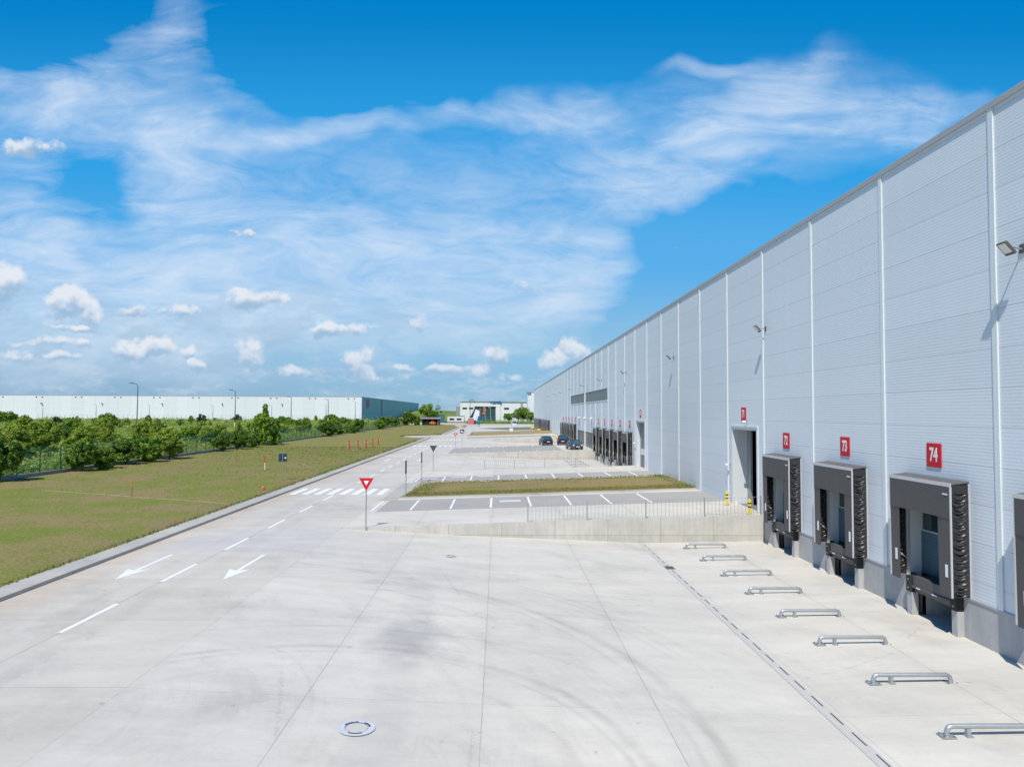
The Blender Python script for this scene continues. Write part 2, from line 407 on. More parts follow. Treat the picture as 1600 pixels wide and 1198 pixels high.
def far_panel_mat(name, base, axis, step, dark=.12):
    def fn(g):
        x, y, z = g.pos(); a = x if axis == 'x' else y
        k = a.mod(step); e = k.min(step - k).smooth(.35, .12)
        rnd = g.new('ShaderNodeTexWhiteNoise', noise_dimensions='1D'); g.links.new((a / step).floor().s, rnd.inputs['W'])
        f = 1.0 - e * dark + (V(g.nt, rnd.outputs['Value']) - .5) * .06
        kz = z.mod(4.1).min(4.1 - z.mod(4.1)).smooth(.2, .05)
        g.setc(g.scale(base, f * (1.0 - kz * .05)))
    return mat(name, fn, base, .6, 0, .3)

MAT = {}
MAT['yard'] = concrete_ground('yard_concrete', (.605, .578, .512), -8.31, 4.0, 16.4, 10.6, tyre=1.0, jw=.014, jstr=.40)
MAT['road'] = concrete_ground('road_concrete', (.570, .540, .472), -12.2, 60.0, 16.4, 5.18, sandy=True)
MAT['access'] = concrete_ground('access_concrete', (.600, .568, .500), -8.31, 4.0, 41.0, 60.0, jw=.016, jstr=.3)
MAT['kerb'] = concrete_ground('kerb_concrete', (.46, .445, .40), -17.6, 50.0, 0.0, 2.0, jw=.015, jstr=.3)
MAT['wallc'] = concrete_wall_mat('retaining_concrete', (.53, .51, .46), jy=True)
MAT['plinth'] = concrete_wall_mat('plinth_concrete', (.44, .44, .435))
MAT['oldwall'] = concrete_wall_mat('weathered_concrete', (.40, .36, .31))
MAT['drainc'] = plain('drain_concrete', (.52, .505, .47), .85, var=.08, scale=3.0)
MAT['asphalt'] = asphalt_mat('pale_asphalt', (.385, .370, .340))
MAT['paint'] = paint_mat('white_road_paint', (.84, .84, .83), .35)
MAT['paintworn'] = paint_mat('worn_road_paint', (.66, .66, .65), .9)
MAT['ypaint'] = paint_mat('yellow_kerb_paint', (.72, .50, .10), .4)
MAT['lawn'] = lawn_mat('lawn_grass')
MAT['island'] = lawn_mat('island_grass', False, .32, .50)
MAT['field'] = field_mat('field_grass')
MAT['tan'] = plain('tan_ground', (.52, .47, .38), .95, var=.15, scale=.1)
MAT['clad'] = cladding_mat('light_grey_cladding', (.715, .77, .80), 15.02)
MAT['trim'] = plain('silver_trim', (.74, .78, .78), .4, var=.04, scale=.3)
MAT['coping'] = plain('roof_trim', (.40, .42, .44), .5, var=.05, scale=.3)
MAT['roof'] = plain('roof_membrane', (.6, .6, .6), .8)
MAT['pvc'] = plain('dark_grey_curtain', (.080, .074, .072), .55, var=.12, scale=1.3)
MAT['pvc2'] = plain('wrinkled_dark_cover', (.034, .033, .035), .40, var=.2, scale=2.0)
MAT['pvctop'] = plain('shelter_roof_sheet', (.13, .125, .12), .6, var=.12, scale=2.0)
MAT['alu'] = plain('aluminium_edge', (.62, .62, .61), .4, metal=.2, var=.05)
MAT['galv'] = plain('galvanised_steel', (.42, .45, .47), .42, metal=.55, var=.16, scale=5.0)
MAT['steel'] = plain('dark_steel', (.10, .095, .09), .6, var=.2, scale=3.0)
MAT['rubber'] = plain('black_rubber', (.03, .03, .03), .8, var=.2, scale=4.0)
MAT['white'] = plain('white_plastic', (.82, .82, .82), .5, var=.04)
MAT['whitewall'] = plain('white_render', (.80, .80, .79), .7, var=.04, scale=.15)
MAT['jamb'] = plain('white_jamb', (.66, .69, .70), .45, var=.05)
MAT['red'] = plain('red_sign_face', (.60, .004, .016), .6, var=.05, scale=1.0)
MAT['redpaint'] = plain('red_paint', (.62, .075, .03), .45, var=.12, scale=6.0)
MAT['orange'] = plain('orange_paint', (.72, .20, .03), .5, var=.12)
MAT['yellow'] = plain('yellow_paint', (.85, .62, .01), .4, var=.06, scale=4.0)
MAT['black'] = plain('black_paint', (.018, .018, .02), .5, var=.1)
MAT['signback'] = plain('grey_sign_back', (.055, .065, .08), .5, var=.12)
MAT['navy'] = plain('dark_blue_sign', (.015, .045, .09), .45, var=.1)
MAT['blueplastic'] = plain('blue_panel', (.02, .13, .36), .5, var=.1)
MAT['lens'] = plain('lamp_lens', (.70, .70, .66), .25, var=.03)
MAT['dark'] = plain('dark_interior', (.022, .022, .024), .9, var=.1)  # near-black colour holds the shade of unlit interiors
MAT['interior'] = plain('warehouse_floor', (.22, .22, .22), .6, var=.1)
MAT['post'] = plain('grey_post', (.36, .38, .38), .5, metal=.4, var=.08)
MAT['wood'] = plain('wooden_stake', (.30, .19, .10), .8, var=.15)
MAT['bark'] = plain('bark', (.13, .10, .07), .95, var=.25, scale=3.0, bump=.02)
MAT['mbark'] = MAT['bark']
MAT['manhole'] = plain('manhole_cover', (.56, .53, .49), .7, var=.15, scale=6.0)
MAT['ringpaint'] = plain('pale_blue_paint_ring', (.56, .59, .66), .7, var=.22, scale=3.0)
MAT['carpaint'] = mat('dark_car_paint', None, (.022, .024, .032), .25, .3)
MAT['carpaintb'] = mat('blue_black_car_paint', None, (.022, .022, .040), .25, .3)
MAT['carwhite'] = mat('white_car_paint', None, (.75, .76, .77), .3)
MAT['glass'] = mat('dark_glass', None, (.02, .045, .055), .08, 0, .8)
MAT['carglass'] = mat('car_glass', None, (.03, .09, .12), .05, 0, .9)
MAT['winglass'] = mat('window_glass', None, (.045, .085, .10), .3, 0, .35)
MAT['taillight'] = mat('tail_light', None, (.35, .01, .01), .3)
MAT['headlight'] = mat('head_light', None, (.75, .78, .8), .15)
MAT['hub'] = mat('wheel_rim', None, (.35, .36, .37), .35, .6)
MAT['dockdoor'] = None
def dd(g):
    x, y, z = g.pos()
    k = (z / .12).mod(1.0)
    g.setc(g.scale((.075, .155, .20), 1.0 - k.smooth(.8, 1.0) * .3 + (g.noise(g.vec(x, y, z), 2.0, 4.0) - .5) * .15)); g.bump(k, .01)
MAT['dockdoor'] = mat('blue_grey_sectional_door', dd, (.07, .14, .18), .45)
def gd(g):
    x, y, z = g.pos()
    k = (z / .55).mod(1.0)
    g.setc(g.scale((.17, .19, .20), 1.0 - k.smooth(.92, 1.0) * .35 + (g.noise(g.vec(x, y, z), 2.0, 4.0) - .5) * .12)); g.bump(k, .01)
MAT['greydoor'] = mat('grey_sectional_door', gd, (.2, .22, .23), .45)
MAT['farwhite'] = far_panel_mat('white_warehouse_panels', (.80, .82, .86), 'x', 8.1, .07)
MAT['farteal'] = far_panel_mat('teal_side_panels', (.36, .56, .60), 'y', 24.0, .06)  # teal is the side wall's own colour
MAT['shedroof'] = plain('mauve_shed_roof', (.32, .25, .27), .8, var=.12, scale=.5)
MAT['shedwall'] = plain('dark_shed_wall', (.10, .08, .10), .8, var=.12, scale=.5)
MAT['tealbox'] = plain('teal_shed', (.03, .17, .17), .6, var=.1, scale=.2)
MAT['tile'] = plain('terracotta', (.35, .13, .06), .8, var=.15, scale=.3)
MAT['mound'] = plain('bare_soil', (.22, .15, .10), .95, var=.3, scale=2.0, bump=.05)
# leaves
MAT['leafdark'] = leaf_mat('dark_leaves', (.035, .09, .014), (.21, .37, .040), (.44, .52, .08))
MAT['leafmid'] = leaf_mat('mid_green_leaves', (.06, .15, .016), (.31, .50, .05), (.55, .60, .10))
MAT['leaflight'] = leaf_mat('light_green_leaves', (.14, .22, .02), (.38, .50, .06), (.60, .58, .14))
MAT['scrub'] = leaf_mat('field_scrub_leaves', (.13, .24, .025), (.42, .55, .07), (.64, .62, .24), .35, .06)
MAT['leafblue'] = leaf_mat('far_conifer_leaves', (.035, .085, .03), (.09, .17, .06), (.12, .18, .07))
# green welded mesh, wires far below a pixel: a thin even screen
def mesh_screen(name, colr, cover):
    m = bpy.data.materials.new(name); m.use_nodes = True; nt = m.node_tree; nt.nodes.clear(); g = G(nt)
    x, y, z = g.pos()
    a = g.noise(g.vec(x, y * .35, z), 1.0, 3.0)
    d = g.new('ShaderNodeBsdfDiffuse'); d.inputs[0].default_value = (*colr, 1); t = g.new('ShaderNodeBsdfTransparent')
    mx = g.new('ShaderNodeMixShader'); cv = (a - .5) * .5 + cover; g.links.new(cv.s, mx.inputs[0])
    g.links.new(t.outputs[0], mx.inputs[1]); g.links.new(d.outputs[0], mx.inputs[2])
    o = g.new('ShaderNodeOutputMaterial'); g.links.new(mx.outputs[0], o.inputs[0])
    return m
MAT['greenmesh'] = mesh_screen('green_wire_mesh', (.015, .27, .20), .33)
MAT['greenpost'] = plain('green_post', (.008, .075, .06), .5, var=.1)

# ------------------------------------------------------------------ mesh helpers
def new_obj(name, me, m=None, parent=None, loc=None):
    o = bpy.data.objects.new(name, me); COL.objects.link(o)
    if m is not None and not me.materials: me.materials.append(MAT[m] if isinstance(m, str) else m)
    if parent is not None: o.parent = parent
    if loc is not None: o.location = loc
    return o

class MB:
    """collects simple solids into one mesh"""
    def __init__(s): s.v = []; s.f = []
    def quad(s, a, b, c, d):
        n = len(s.v); s.v += [a, b, c, d]; s.f.append((n, n + 1, n + 2, n + 3)); return s
    def poly(s, pts):
        n = len(s.v); s.v += pts; s.f.append(tuple(range(n, n + len(pts)))); return s
    def box(s, x0, x1, y0, y1, z0, z1):
        n = len(s.v)
        s.v += [(x0, y0, z0), (x1, y0, z0), (x1, y1, z0), (x0, y1, z0), (x0, y0, z1), (x1, y0, z1), (x1, y1, z1), (x0, y1, z1)]
        s.f += [tuple(n + i for i in q) for q in ((0, 3, 2, 1), (4, 5, 6, 7), (0, 1, 5, 4), (1, 2, 6, 5), (2, 3, 7, 6), (3, 0, 4, 7))]
        return s
    def hexa(s, b, t):
        n = len(s.v); s.v += list(b) + list(t)
        s.f += [tuple(n + i for i in q) for q in ((0, 3, 2, 1), (4, 5, 6, 7), (0, 1, 5, 4), (1, 2, 6, 5), (2, 3, 7, 6), (3, 0, 4, 7))]
        return s
    def tube(s, pts, r, seg=10, caps=True):
        pts = [Vector(p) for p in pts]; n0 = len(s.v); rr = r if isinstance(r, (list, tuple)) else [r] * len(pts)
        prev = None
        for i, p in enumerate(pts):
            if i == 0: d = pts[1] - p
            elif i == len(pts) - 1: d = p - pts[i - 1]
            else: d = (pts[i + 1] - p).normalized() + (p - pts[i - 1]).normalized()
            d.normalize()
            if prev is None:
                a = Vector((0, 0, 1)) if abs(d.z) < .9 else Vector((1, 0, 0))
                u = d.cross(a).normalized()
            else: u = (prev - d * prev.dot(d)).normalized()
            prev = u; w = d.cross(u)
            for k in range(seg):
                t = 2 * math.pi * k / seg
                q = p + (u * math.cos(t) + w * math.sin(t)) * rr[i]; s.v.append(tuple(q))
        for i in range(len(pts) - 1):
            for k in range(seg):
                a = n0 + i * seg + k; b = n0 + i * seg + (k + 1) % seg
                s.f.append((a, b, b + seg, a + seg))
        if caps:
            s.f.append(tuple(n0 + k for k in reversed(range(seg)))); s.f.append(tuple(n0 + (len(pts) - 1) * seg + k for k in range(seg)))
        return s
    def cyl(s, x, y, z0, z1, r, seg=12, r1=None): return s.tube([(x, y, z0), (x, y, z1)], [r, r1 if r1 is not None else r], seg)
    def disc(s, x, y, z, r, seg=32, r0=0.0):
        n = len(s.v)
        if r0 <= 0:
            s.v += [(x + r * math.cos(2 * math.pi * k / seg), y + r * math.sin(2 * math.pi * k / seg), z) for k in range(seg)]; s.f.append(tuple(range(n, n + seg)))
        else:
            for k in range(seg):
                c, t = math.cos(2 * math.pi * k / seg), math.sin(2 * math.pi * k / seg)
                s.v += [(x + r * c, y + r * t, z), (x + r0 * c, y + r0 * t, z)]
            for k in range(seg):
                a = n + 2 * k; b = n + 2 * ((k + 1) % seg); s.f.append((a, b, b + 1, a + 1))
        return s
    def build(s, name, m, parent=None, loc=None, smooth=False, bevel=0.0):
        me = bpy.data.meshes.new(name); me.from_pydata(s.v, [], s.f); me.update()
        if bevel:
            bm = bmesh.new(); bm.from_mesh(me)
            bmesh.ops.bevel(bm, geom=[e for e in bm.edges if len(e.link_faces) == 2], offset=bevel, segments=2, profile=.6, affect='EDGES', clamp_overlap=True)
            bm.to_mesh(me); bm.free()
        if smooth:
            for p in me.polygons: p.use_smooth = True
            try: me.shade_auto_smooth  # not present on meshes; smoothing by angle below
            except Exception: pass
            me.set_sharp_from_angle(angle=R(40))
        return new_obj(name, me, m, parent, loc)

def tag(o, label=None, cat=None, group=None, kind=None):
    if label: o['label'] = label
    if cat: o['category'] = cat
    if group: o['group'] = group
    if kind: o['kind'] = kind
    return o
def structure(o, label=None): return tag(o, label, None, None, 'structure')
def thing(name, label, cat, loc=(0, 0, 0), rz=0.0, group=None):
    o = bpy.data.objects.new(name, None); COL.objects.link(o); o.location = loc; o.rotation_euler = (0, 0, rz); o.empty_display_size = .3
    return tag(o, label, cat, group)
def copy_tree(o, loc=None, rz=None, label=None, parent=None, scale=None):
    c = o.copy(); COL.objects.link(c)
    if parent is not None: c.parent = parent; c.matrix_parent_inverse = o.matrix_parent_inverse.copy()
    if loc is not None: c.location = loc
    if rz is not None: c.rotation_euler = (0, 0, rz)
    if scale is not None: c.scale = scale
    if label: c['label'] = label
    for ch in list(o.children): copy_tree(ch, parent=c)
    return c

def interp(prof, x):
    if x <= prof[0][0]: return prof[0][1]
    for (a, za), (b, zb) in zip(prof, prof[1:]):
        if x <= b: return za + (zb - za) * (x - a) / (b - a)
    return prof[-1][1]
ACC = [(-8.31, 0.0), (14.35, .75)]
PIT = [(-8.31, 0.0), (-4.65, -.2), (-.3, -.4), (4.2, -.56), (7.6, -.72), (14.35, -.60)]
def sheet(name, m, x0, x1, y0, y1, prof, dz=0.0, kind=True, skew=0.0):
    xs = sorted(set([x0, x1] + [p[0] for p in prof if x0 < p[0] < x1]))
    b = MB()
    for a, c in zip(xs, xs[1:]):
        za, zc = interp(prof, a) + dz, interp(prof, c) + dz
        b.quad((a, y0, za), (c, y0, zc), (c, y1, zc), (a, y1, za))
    o = b.build(name, m)
    if kind: structure(o)
    return o

W = 14.35
# ------------------------------------------------------------------ ground, road, yards
# one ground sheet to the horizon, with an opening for the sunken yards and the warehouse floor
b = MB(); Z = -0.06
X0, X1, Y0, Y1 = -8.31, W + 1.7, -30.0, 330.0
big = 9000.0
b.quad((-big, -big, Z), (X0, -big, Z), (X0, big, Z), (-big, big, Z))
b.quad((X1, -big, Z), (big, -big, Z), (big, big, Z), (X1, big, Z))
b.quad((X0, -big, Z), (X1, -big, Z), (X1, Y0, Z), (X0, Y0, Z))
b.quad((X0, Y1, Z), (X1, Y1, Z), (X1, big, Z), (X0, big, Z))
structure(b.build('ground', 'field'))
b = MB(); b.quad((-16.1, -30, 0), (-8.31, -30, 0), (-8.31, 196, 0), (-16.1, 196, 0))
b.poly([(-16.1, 170, .0), (-16.1, 196, .0), (-17.5, 196, 0), (-24, 186, .0), (-24, 180, .0), (-19.5, 171.5, .0)])
b.poly([(-16.1, 196, 0), (-8.31, 196, 0), (-8.31, 300, 0), (-9, 330, 0), (-12, 390, 0), (-19, 395, 0), (-21, 350, 0), (-15.2, 290, 0), (-14.6, 200, 0)])
structure(b.build('road', 'road'))
# kerb with a real step; top 13 cm up, one metre wide
b = MB(); b.box(-17.1, -16.1, -30, 171, -.1, .13)
structure(b.build('kerb', 'kerb', bevel=.012))
b = MB(); pts = [(-14.6, 197), (-15.2, 290), (-21, 350)]
for (ax, ay), (bx, by) in zip(pts, pts[1:]):
    b.hexa([(ax - .9, ay, -.1), (ax, ay, -.1), (bx, by, -.1), (bx - .9, by, -.1)], [(ax - .9, ay, .13), (ax, ay, .13), (bx, by, .13), (bx - .9, by, .13)])
structure(b.build('kerb', 'kerb'))
structure(sheet('lawn', 'lawn', -42.6, -17.08, -30, 171, [(-43, .12), (-17, .10)]))
b = MB(); b.poly([(-42.6, 171, .12), (-21, 171, .10), (-25, 181, .10), (-25, 187, .1), (-17.4, 198, .10), (-15.4, 199, .1), (-16.05, 290, .1), (-21.8, 349, .1), (-30, 352, .1), (-42.6, 345, .12)])
structure(b.build('lawn', 'lawn'))
b = MB(); b.poly([(-60, 352, .02), (-8.4, 330, .02), (30, 330, .02), (60, 332, .02), (60, 410, .02), (-60, 420, .02)])
structure(b.build('ground_strip', 'tan'), 'pale bare ground in front of the office building')

# the four sunken loading yards and the raised access zones between them
YARDS = [(-30.0, 38.12), (74.12, 104.12), (128.12, 160.12), (194.12, 232.12), (234.12, 278.12)]
ZONES = [(38.12, 74.12), (104.12, 128.12), (160.12, 194.12), (232.12, 234.12), (278.12, 330.0)]
for i, (a, c) in enumerate(YARDS): sheet('yard', 'yard' if i == 0 else 'access', -8.31, W + 1.7, a, c, PIT)
for (a, c) in ZONES: sheet('access_road', 'access', -8.31, W + .3, a, c, ACC)
# parking strips, 4 mm above the slab
for (a, c, x1) in ((44.44, 50.1, W - .02), (63.0, 67.6, W - .02), (106.5, 123.5, 9.8), (168.0, 178.0, 11.0), (216.0, 226.0, 10.0)):
    if a > 190: continue
    b = MB(); xs = [-8.0, -7.6, 0, x1]
    pr = [(x, interp(ACC, x) + .006) for x in xs]
    b.quad((-7.5, a, interp(ACC, -7.5) + .006), (x1, a, interp(ACC, x1) + .006), (x1, c, interp(ACC, x1) + .006), (-7.5, c, interp(ACC, -7.5) + .006))
    structure(b.build('parking_strip', 'asphalt'))
b = MB(); b.quad((-8.0, 205, .25), (11, 205, .85), (11, 224, .85), (-8, 224, .25)); structure(b.build('parking_strip', 'asphalt'))
# grass islands with a low stone edge
def island(y0, y1, xl, xr, h=.15):
    b = MB(); nx, ny = 24, 8; idx = {}
    rnd = random.Random(5)
    for i in range(nx + 1):
        for j in range(ny + 1):
            u, v = i / nx, j / ny
            x = xl + (xr - xl) * u + (.9 * (1 - u) * (v - .2)); y = y0 + (y1 - y0) * v
            e = min(1, min(v, 1 - v) * 4, u * 10)
            b.v.append((x, y, interp(ACC, x) + .03 + h * e + rnd.uniform(-.02, .02)))
    for i in range(nx):
        for j in range(ny):
            a = i * (ny + 1) + j; b.f.append((a, a + ny + 1, a + ny + 2, a + 1))
    return structure(b.build('grass_island', 'island', smooth=True))
island(51.3, 61.7, -6.9, W - .03)
b = MB(); b.hexa([(-8.0, 50.95, -.05), (W - .03, 50.95, .7), (W - .03, 51.2, .7), (-8.0, 51.2, -.05)], [(-8.0, 50.95, .10), (W - .03, 50.95, .85), (W - .03, 51.2, .85), (-8.0, 51.2, .10)])
structure(b.build('kerb', 'kerb'))
island(188.5, 193.5, -8.2, W - .03, .7)
# pale walkway beside the islands
b = MB(); b.quad((-8.2, 50.3, .02), (-7.0, 50.3, .05), (-6.6, 62.6, .06), (-8.2, 62.6, .02)); structure(b.build('footpath', 'kerb'))

# ---- painted markings, each 4 mm above the concrete
def mark(name, pts, m='paint', label=None):
    b = MB(); b.poly(pts); o = b.build(name, m); structure(o, label); return o
y = 20.37 - 6.0
k = 0
while y < 168:
    if not any(a - 1.5 < y + 1.5 < c + 1.5 for a, c in ((57.5, 61.5), (126, 134), (156, 163))):
        mark('lane_dash', [(-12.28, y, .004), (-12.12, y, .004), (-12.12, y + 3.0, .004), (-12.28, y + 3.0, .004)])
    y += 6.0
def arrow(x, y, L=4.6, sgn=-1):
    # head towards the camera end
    hw, hl, sw = .42, 1.75, .075
    pts = [(x, y), (x + hw, y + hl), (x + sw, y + hl * .86), (x + sw, y + L), (x - sw, y + L), (x - sw, y + hl * .86), (x - hw, y + hl)]
    b = MB(); n = len(pts)
    b.v = [(p[0], p[1], .004) for p in pts]
    b.f = [(0, 1, 2), (0, 2, 5), (0, 5, 6), (2, 3, 4, 5)]
    return structure(b.build('road_arrow', 'paint'), 'white straight arrow painted on the road lane')
arrow(-14.05, 26.7); arrow(-10.1, 26.7)
for (x, y) in ((-14.2, 90.5), (-10.1, 90.5)): arrow(x, y)
for k in range(8):
    x = -15.65 + k * .93
    mark('crossing_stripe', [(x, 53.8, .004), (x + .48, 53.8, .004), (x + .48, 58.0, .004), (x, 58.0, .004)])
for yb in (128.5, 158.5):
    for k in range(8):
        x = -15.4 + k * .93
        mark('crossing_stripe', [(x, yb, .004), (x + .48, yb, .004), (x + .48, yb + 4.0, .004), (x, yb + 4.0, .004)])
def bays(xs, ya, yb, w=.07):
    for x in xs:
        z = interp(ACC, x) + .012
        mark('bay_line', [(x - w, ya, z - .004), (x + w, ya, z), (x + w, yb, z), (x - w, yb, z - .004)])
XB = [-7.88, -5.43, -2.94, -.41, 2.11, 4.65, 7.18, 9.71]
bays(XB, 44.7, 49.7); bays([-7.3, -4.9, -2.4, .1, 2.6, 5.1, 7.6, 10.1, 12.4], 63.2, 67.3)
for x in [-6.5 + 2.5 * k for k in range(8)]:
    z = interp(ACC, x) + .012
    for ya in (107.0, 121.5): mark('bay_line', [(x - .09, ya, z - .004), (x + .09, ya, z), (x + .09, ya + 1.6, z), (x - .09, ya + 1.6, z - .004)])
# worn wheelchair panels (a faint pale rectangle in the bays)
for (x, ya, yb) in ((.85, 47.2, 48.2), (-6.2, 65.6, 66.2), (-3.6, 66.2, 66.9), (-1.1, 66.4, 67.2)):
    z = interp(ACC, x - .7) + .012; z2 = interp(ACC, x + .7) + .012
    mark('worn_marking', [(x - .7, ya, z), (x + .7, ya, z2), (x + .7, yb, z2), (x - .7, yb, z)], 'paintworn')

# ------------------------------------------------------------------ warehouse
TOP = 15.32
DOCKS1 = [17.12, 23.12, 29.12, 35.12]
DOCKS2 = [77.12 + 6 * k for k in range(5)]
DOCKS3 = [131.12 + 6 * k for k in range(5)]
DOCKS4 = [197.12 + 6 * k for k in range(6)]
DOCKS5 = [239.12 + 6 * k for k in range(6)]
whs = thing('warehouse', 'long light grey metal clad warehouse with loading docks and red numbers', 'warehouse', (W, 20, 0))
whs_loc = Vector((W, 20, 0))
def wpart(b, name, m, parent=None, **kw):
    b.v = [(v[0] - whs_loc.x, v[1] - whs_loc.y, v[2] - whs_loc.z) for v in b.v]
    return b.build(name, m, parent or whs, **kw)
holes = [(c - 1.5, c + 1.5, .66, 3.8) for c in DOCKS1 + DOCKS2]
holes += [(39.1, 43.15, .66, 5.25), (69.1, 73.1, .66, 5.25)]
holes += [(93.0, 116.2, 7.9, 9.5), (117.0, 139.4, 7.9, 9.5), (106.0, 116.3, .68, 3.2), (117.2, 127.6, .68, 3.2)]
def wall_holes(xf, xb, y0, y1, z0, z1, holes):
    b = MB()
    ys = sorted(set([y0, y1] + [h[i] for h in holes for i in (0, 1)])); zs = sorted(set([z0, z1] + [h[i] for h in holes for i in (2, 3)]))
    def inh(a, c, d, e): return any(h[0] <= a and c <= h[1] and h[2] <= d and e <= h[3] for h in holes)
    # merge columns: emit per (y-interval) vertical runs
    for a, c in zip(ys, ys[1:]):
        run = None
        for d, e in zip(zs, zs[1:]):
            if inh(a, c, d, e):
                if run is not None:
                    b.quad((xf, a, run), (xf, a, d), (xf, c, d), (xf, c, run)); b.quad((xb, a, run), (xb, c, run), (xb, c, d), (xb, a, d)); run = None
            elif run is None: run = d
        if run is not None:
            b.quad((xf, a, run), (xf, a, z1), (xf, c, z1), (xf, c, run)); b.quad((xb, a, run), (xb, c, run), (xb, c, z1), (xb, a, z1))
    return b
END = 283.0
wpart(wall_holes(W, W + .22, -20, END, .62, TOP - .2, holes), 'cladding', 'clad')
# other sides and roof of the building
b = MB(); b.box(W + .0, 130, END, END + .3, -.2, TOP - .3); b.box(130, 130.3, -20, END + .3, -.2, TOP - .3); b.box(W, 130, -20.3, -20, -.2, TOP - .3)
wpart(b, 'rear_wall', 'clad')
b = MB(); b.box(W + .1, 130.2, -20.2, END + .2, TOP - .35, TOP - .12); wpart(b, 'roof', 'roof')
b = MB(); b.box(W - .07, W + .35, -20.35, END + .35, TOP - .20, TOP); wpart(b, 'roof_trim', 'coping', bevel=.01)
# concrete plinth with the leveller pits cut in
ph = [(c - 1.05, c + 1.05, -1.0, .45) for c in DOCKS1 + DOCKS2]
b = wall_holes(W - .012, W + .25, -20, END, -1.0, .62, ph)
b.quad((W - .012, -20, .62), (W + .22, -20, .62), (W + .22, END, .62), (W - .012, END, .62))
wpart(b, 'plinth', 'plinth')
for c in DOCKS1 + DOCKS2:
    b = MB(); b.box(W + .25, W + 1.6, c - 1.25, c - 1.05, -.9, .6); b.box(W + .25, W + 1.6, c + 1.05, c + 1.25, -.9, .6); b.box(W + 1.4, W + 1.6, c - 1.05, c + 1.05, -.9, .6)
    wpart(b, 'leveller_pit', 'plinth')
# flashing under the cladding
for (a, c) in ((-20, 38.1), (74.2, 104.1)):
    b = MB(); b.box(W - .04, W - .003, a, c, .60, .66); wpart(b, 'base_flashing', 'coping')
# vertical joint covers at every bay
for k in range(-2, 44):
    y = 20.12 + 6 * k
    z0 = .66
    for (a, c) in ZONES:
        if a - .5 < y < c - .2: z0 = .70
    segs = [(z0, TOP - .20)]
    if 106 <= y <= 116.2 or 117.3 <= y <= 127.6: segs = [(3.2, 7.9), (9.5, TOP - .2)]
    elif 93.0 <= y <= 139.4: segs = [(z0, 7.9), (9.5, TOP - .2)] if abs(y - 116.12) > .2 else [(z0, TOP - .2)]
    b = MB()
    for (s0, s1) in segs: b.box(W - .045, W - .002, y - .09, y + .12, s0, s1)
    wpart(b, 'joint_cover', 'trim')
b = MB(); b.box(W - .12, W + .1, 116.3, 116.9, .7, 9.6); wpart(b, 'entrance_column', 'trim')
for yy_ in (108.5, 116.6, 124.5):
    b = MB(); b.box(W - .35, W - .05, yy_ - .5, yy_ + .5, 5.3, 5.5); wpart(b, 'entrance_lamp', 'white')
# window bands
def window_band(y0, y1, z0, z1, n, nm='window'):
    f = MB(); t = .07
    f.box(W + .02, W + .12, y0, y1, z0, z0 + t); f.box(W + .02, W + .12, y0, y1, z1 - t, z1)
    for k in range(n + 1):
        y = y0 + (y1 - y0) * k / n; a, c = max(y0, y - t / 2), min(y1, y + t / 2)
        f.box(W + .03, W + .11, a, c, z0 + t, z1 - t)
    w = wpart(f, nm, 'post')
    p = MB(); p.quad((W + .08, y0, z0), (W + .08, y0, z1), (W + .08, y1, z1), (W + .08, y1, z0)); p.v = [(v[0] - whs_loc.x, v[1] - whs_loc.y, v[2]) for v in p.v]
    p.build('pane', 'winglass', w)
    r = MB(); r.box(W + .6, W + .7, y0 - .2, y1 + .2, z0 - .1, z1 + .1); wpart(r, 'dark_backing', 'dark')  # near-black backing paints the unlit room behind the panes
window_band(93.0, 116.2, 7.9, 9.5, 12); window_band(117.0, 139.4, 7.9, 9.5, 11)
b = MB(); b.box(W - .06, W - .002, 92.9, 139.5, 7.82, 7.9); wpart(b, 'window_sill', 'white')
window_band(106.0, 116.3, .7, 3.2, 5, 'entrance_glazing'); window_band(117.2, 127.6, .7, 3.2, 5, 'entrance_glazing')
# level access door, standing open
def door_frame(y0, y1, z1):
    b = MB(); b.box(W - .06, W + .0, y0 - .18, y0 - .003, .66, z1 + .16); b.box(W - .06, W + .0, y1 + .003, y1 + .18, .66, z1 + .16); b.box(W - .10, W + .0, y0 - .2, y1 + .2, z1 + .16, z1 + .26)
    b.box(W - .06, W + .0, y0, y1, z1 + .003, z1 + .16)
    d = wpart(b, 'door_frame', 'jamb')
    r = MB(); r.box(W + .002, W + .85, y1 - .001, y1 + .1, .75, z1); wpart(r, 'door_reveal', 'jamb')
    r = MB(); r.box(W + .22, W + .85, y0 - .1, y0, .75, z1); wpart(r, 'door_reveal', 'jamb')
    return d
door_frame(39.1, 43.15, 5.25); door_frame(69.1, 73.1, 5.25)
b = MB(); b.box(W + .85, W + .97, 42.55, 43.15, .75, 5.25); wpart(b, 'door_track', 'post')
b = MB(); b.box(W + 1.3, W + 2.0, 41.2, 42.2, .76, 9); wpart(b, 'inside_column', 'plinth')
b = MB(); b.box(W + 1.0, W + 1.25, 43.3, 50, .76, 8); wpart(b, 'inner_wall', 'plinth')
b = MB(); b.box(W + .35, W + .41, 69.1, 73.1, .76, 5.25); dr = wpart(b, 'sectional_door', 'greydoor')
b = MB(); b.box(W + .31, W + .35, 69.5, 72.7, 2.0, 2.6); wpart(b, 'door_window', 'lens', dr)
# interior floor slab and near-black shell, painted shade so the openings look into a hall
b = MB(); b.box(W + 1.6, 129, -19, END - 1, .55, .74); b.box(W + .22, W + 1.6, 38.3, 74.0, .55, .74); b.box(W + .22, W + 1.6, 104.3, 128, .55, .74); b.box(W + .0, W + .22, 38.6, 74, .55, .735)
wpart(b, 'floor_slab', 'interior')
b = MB(); b.box(W + 14, W + 14.2, 36.4, 60, .75, 12); b.box(W + .4, W + 14, 36.2, 36.4, .75, 12); wpart(b, 'dark_shell', 'dark')
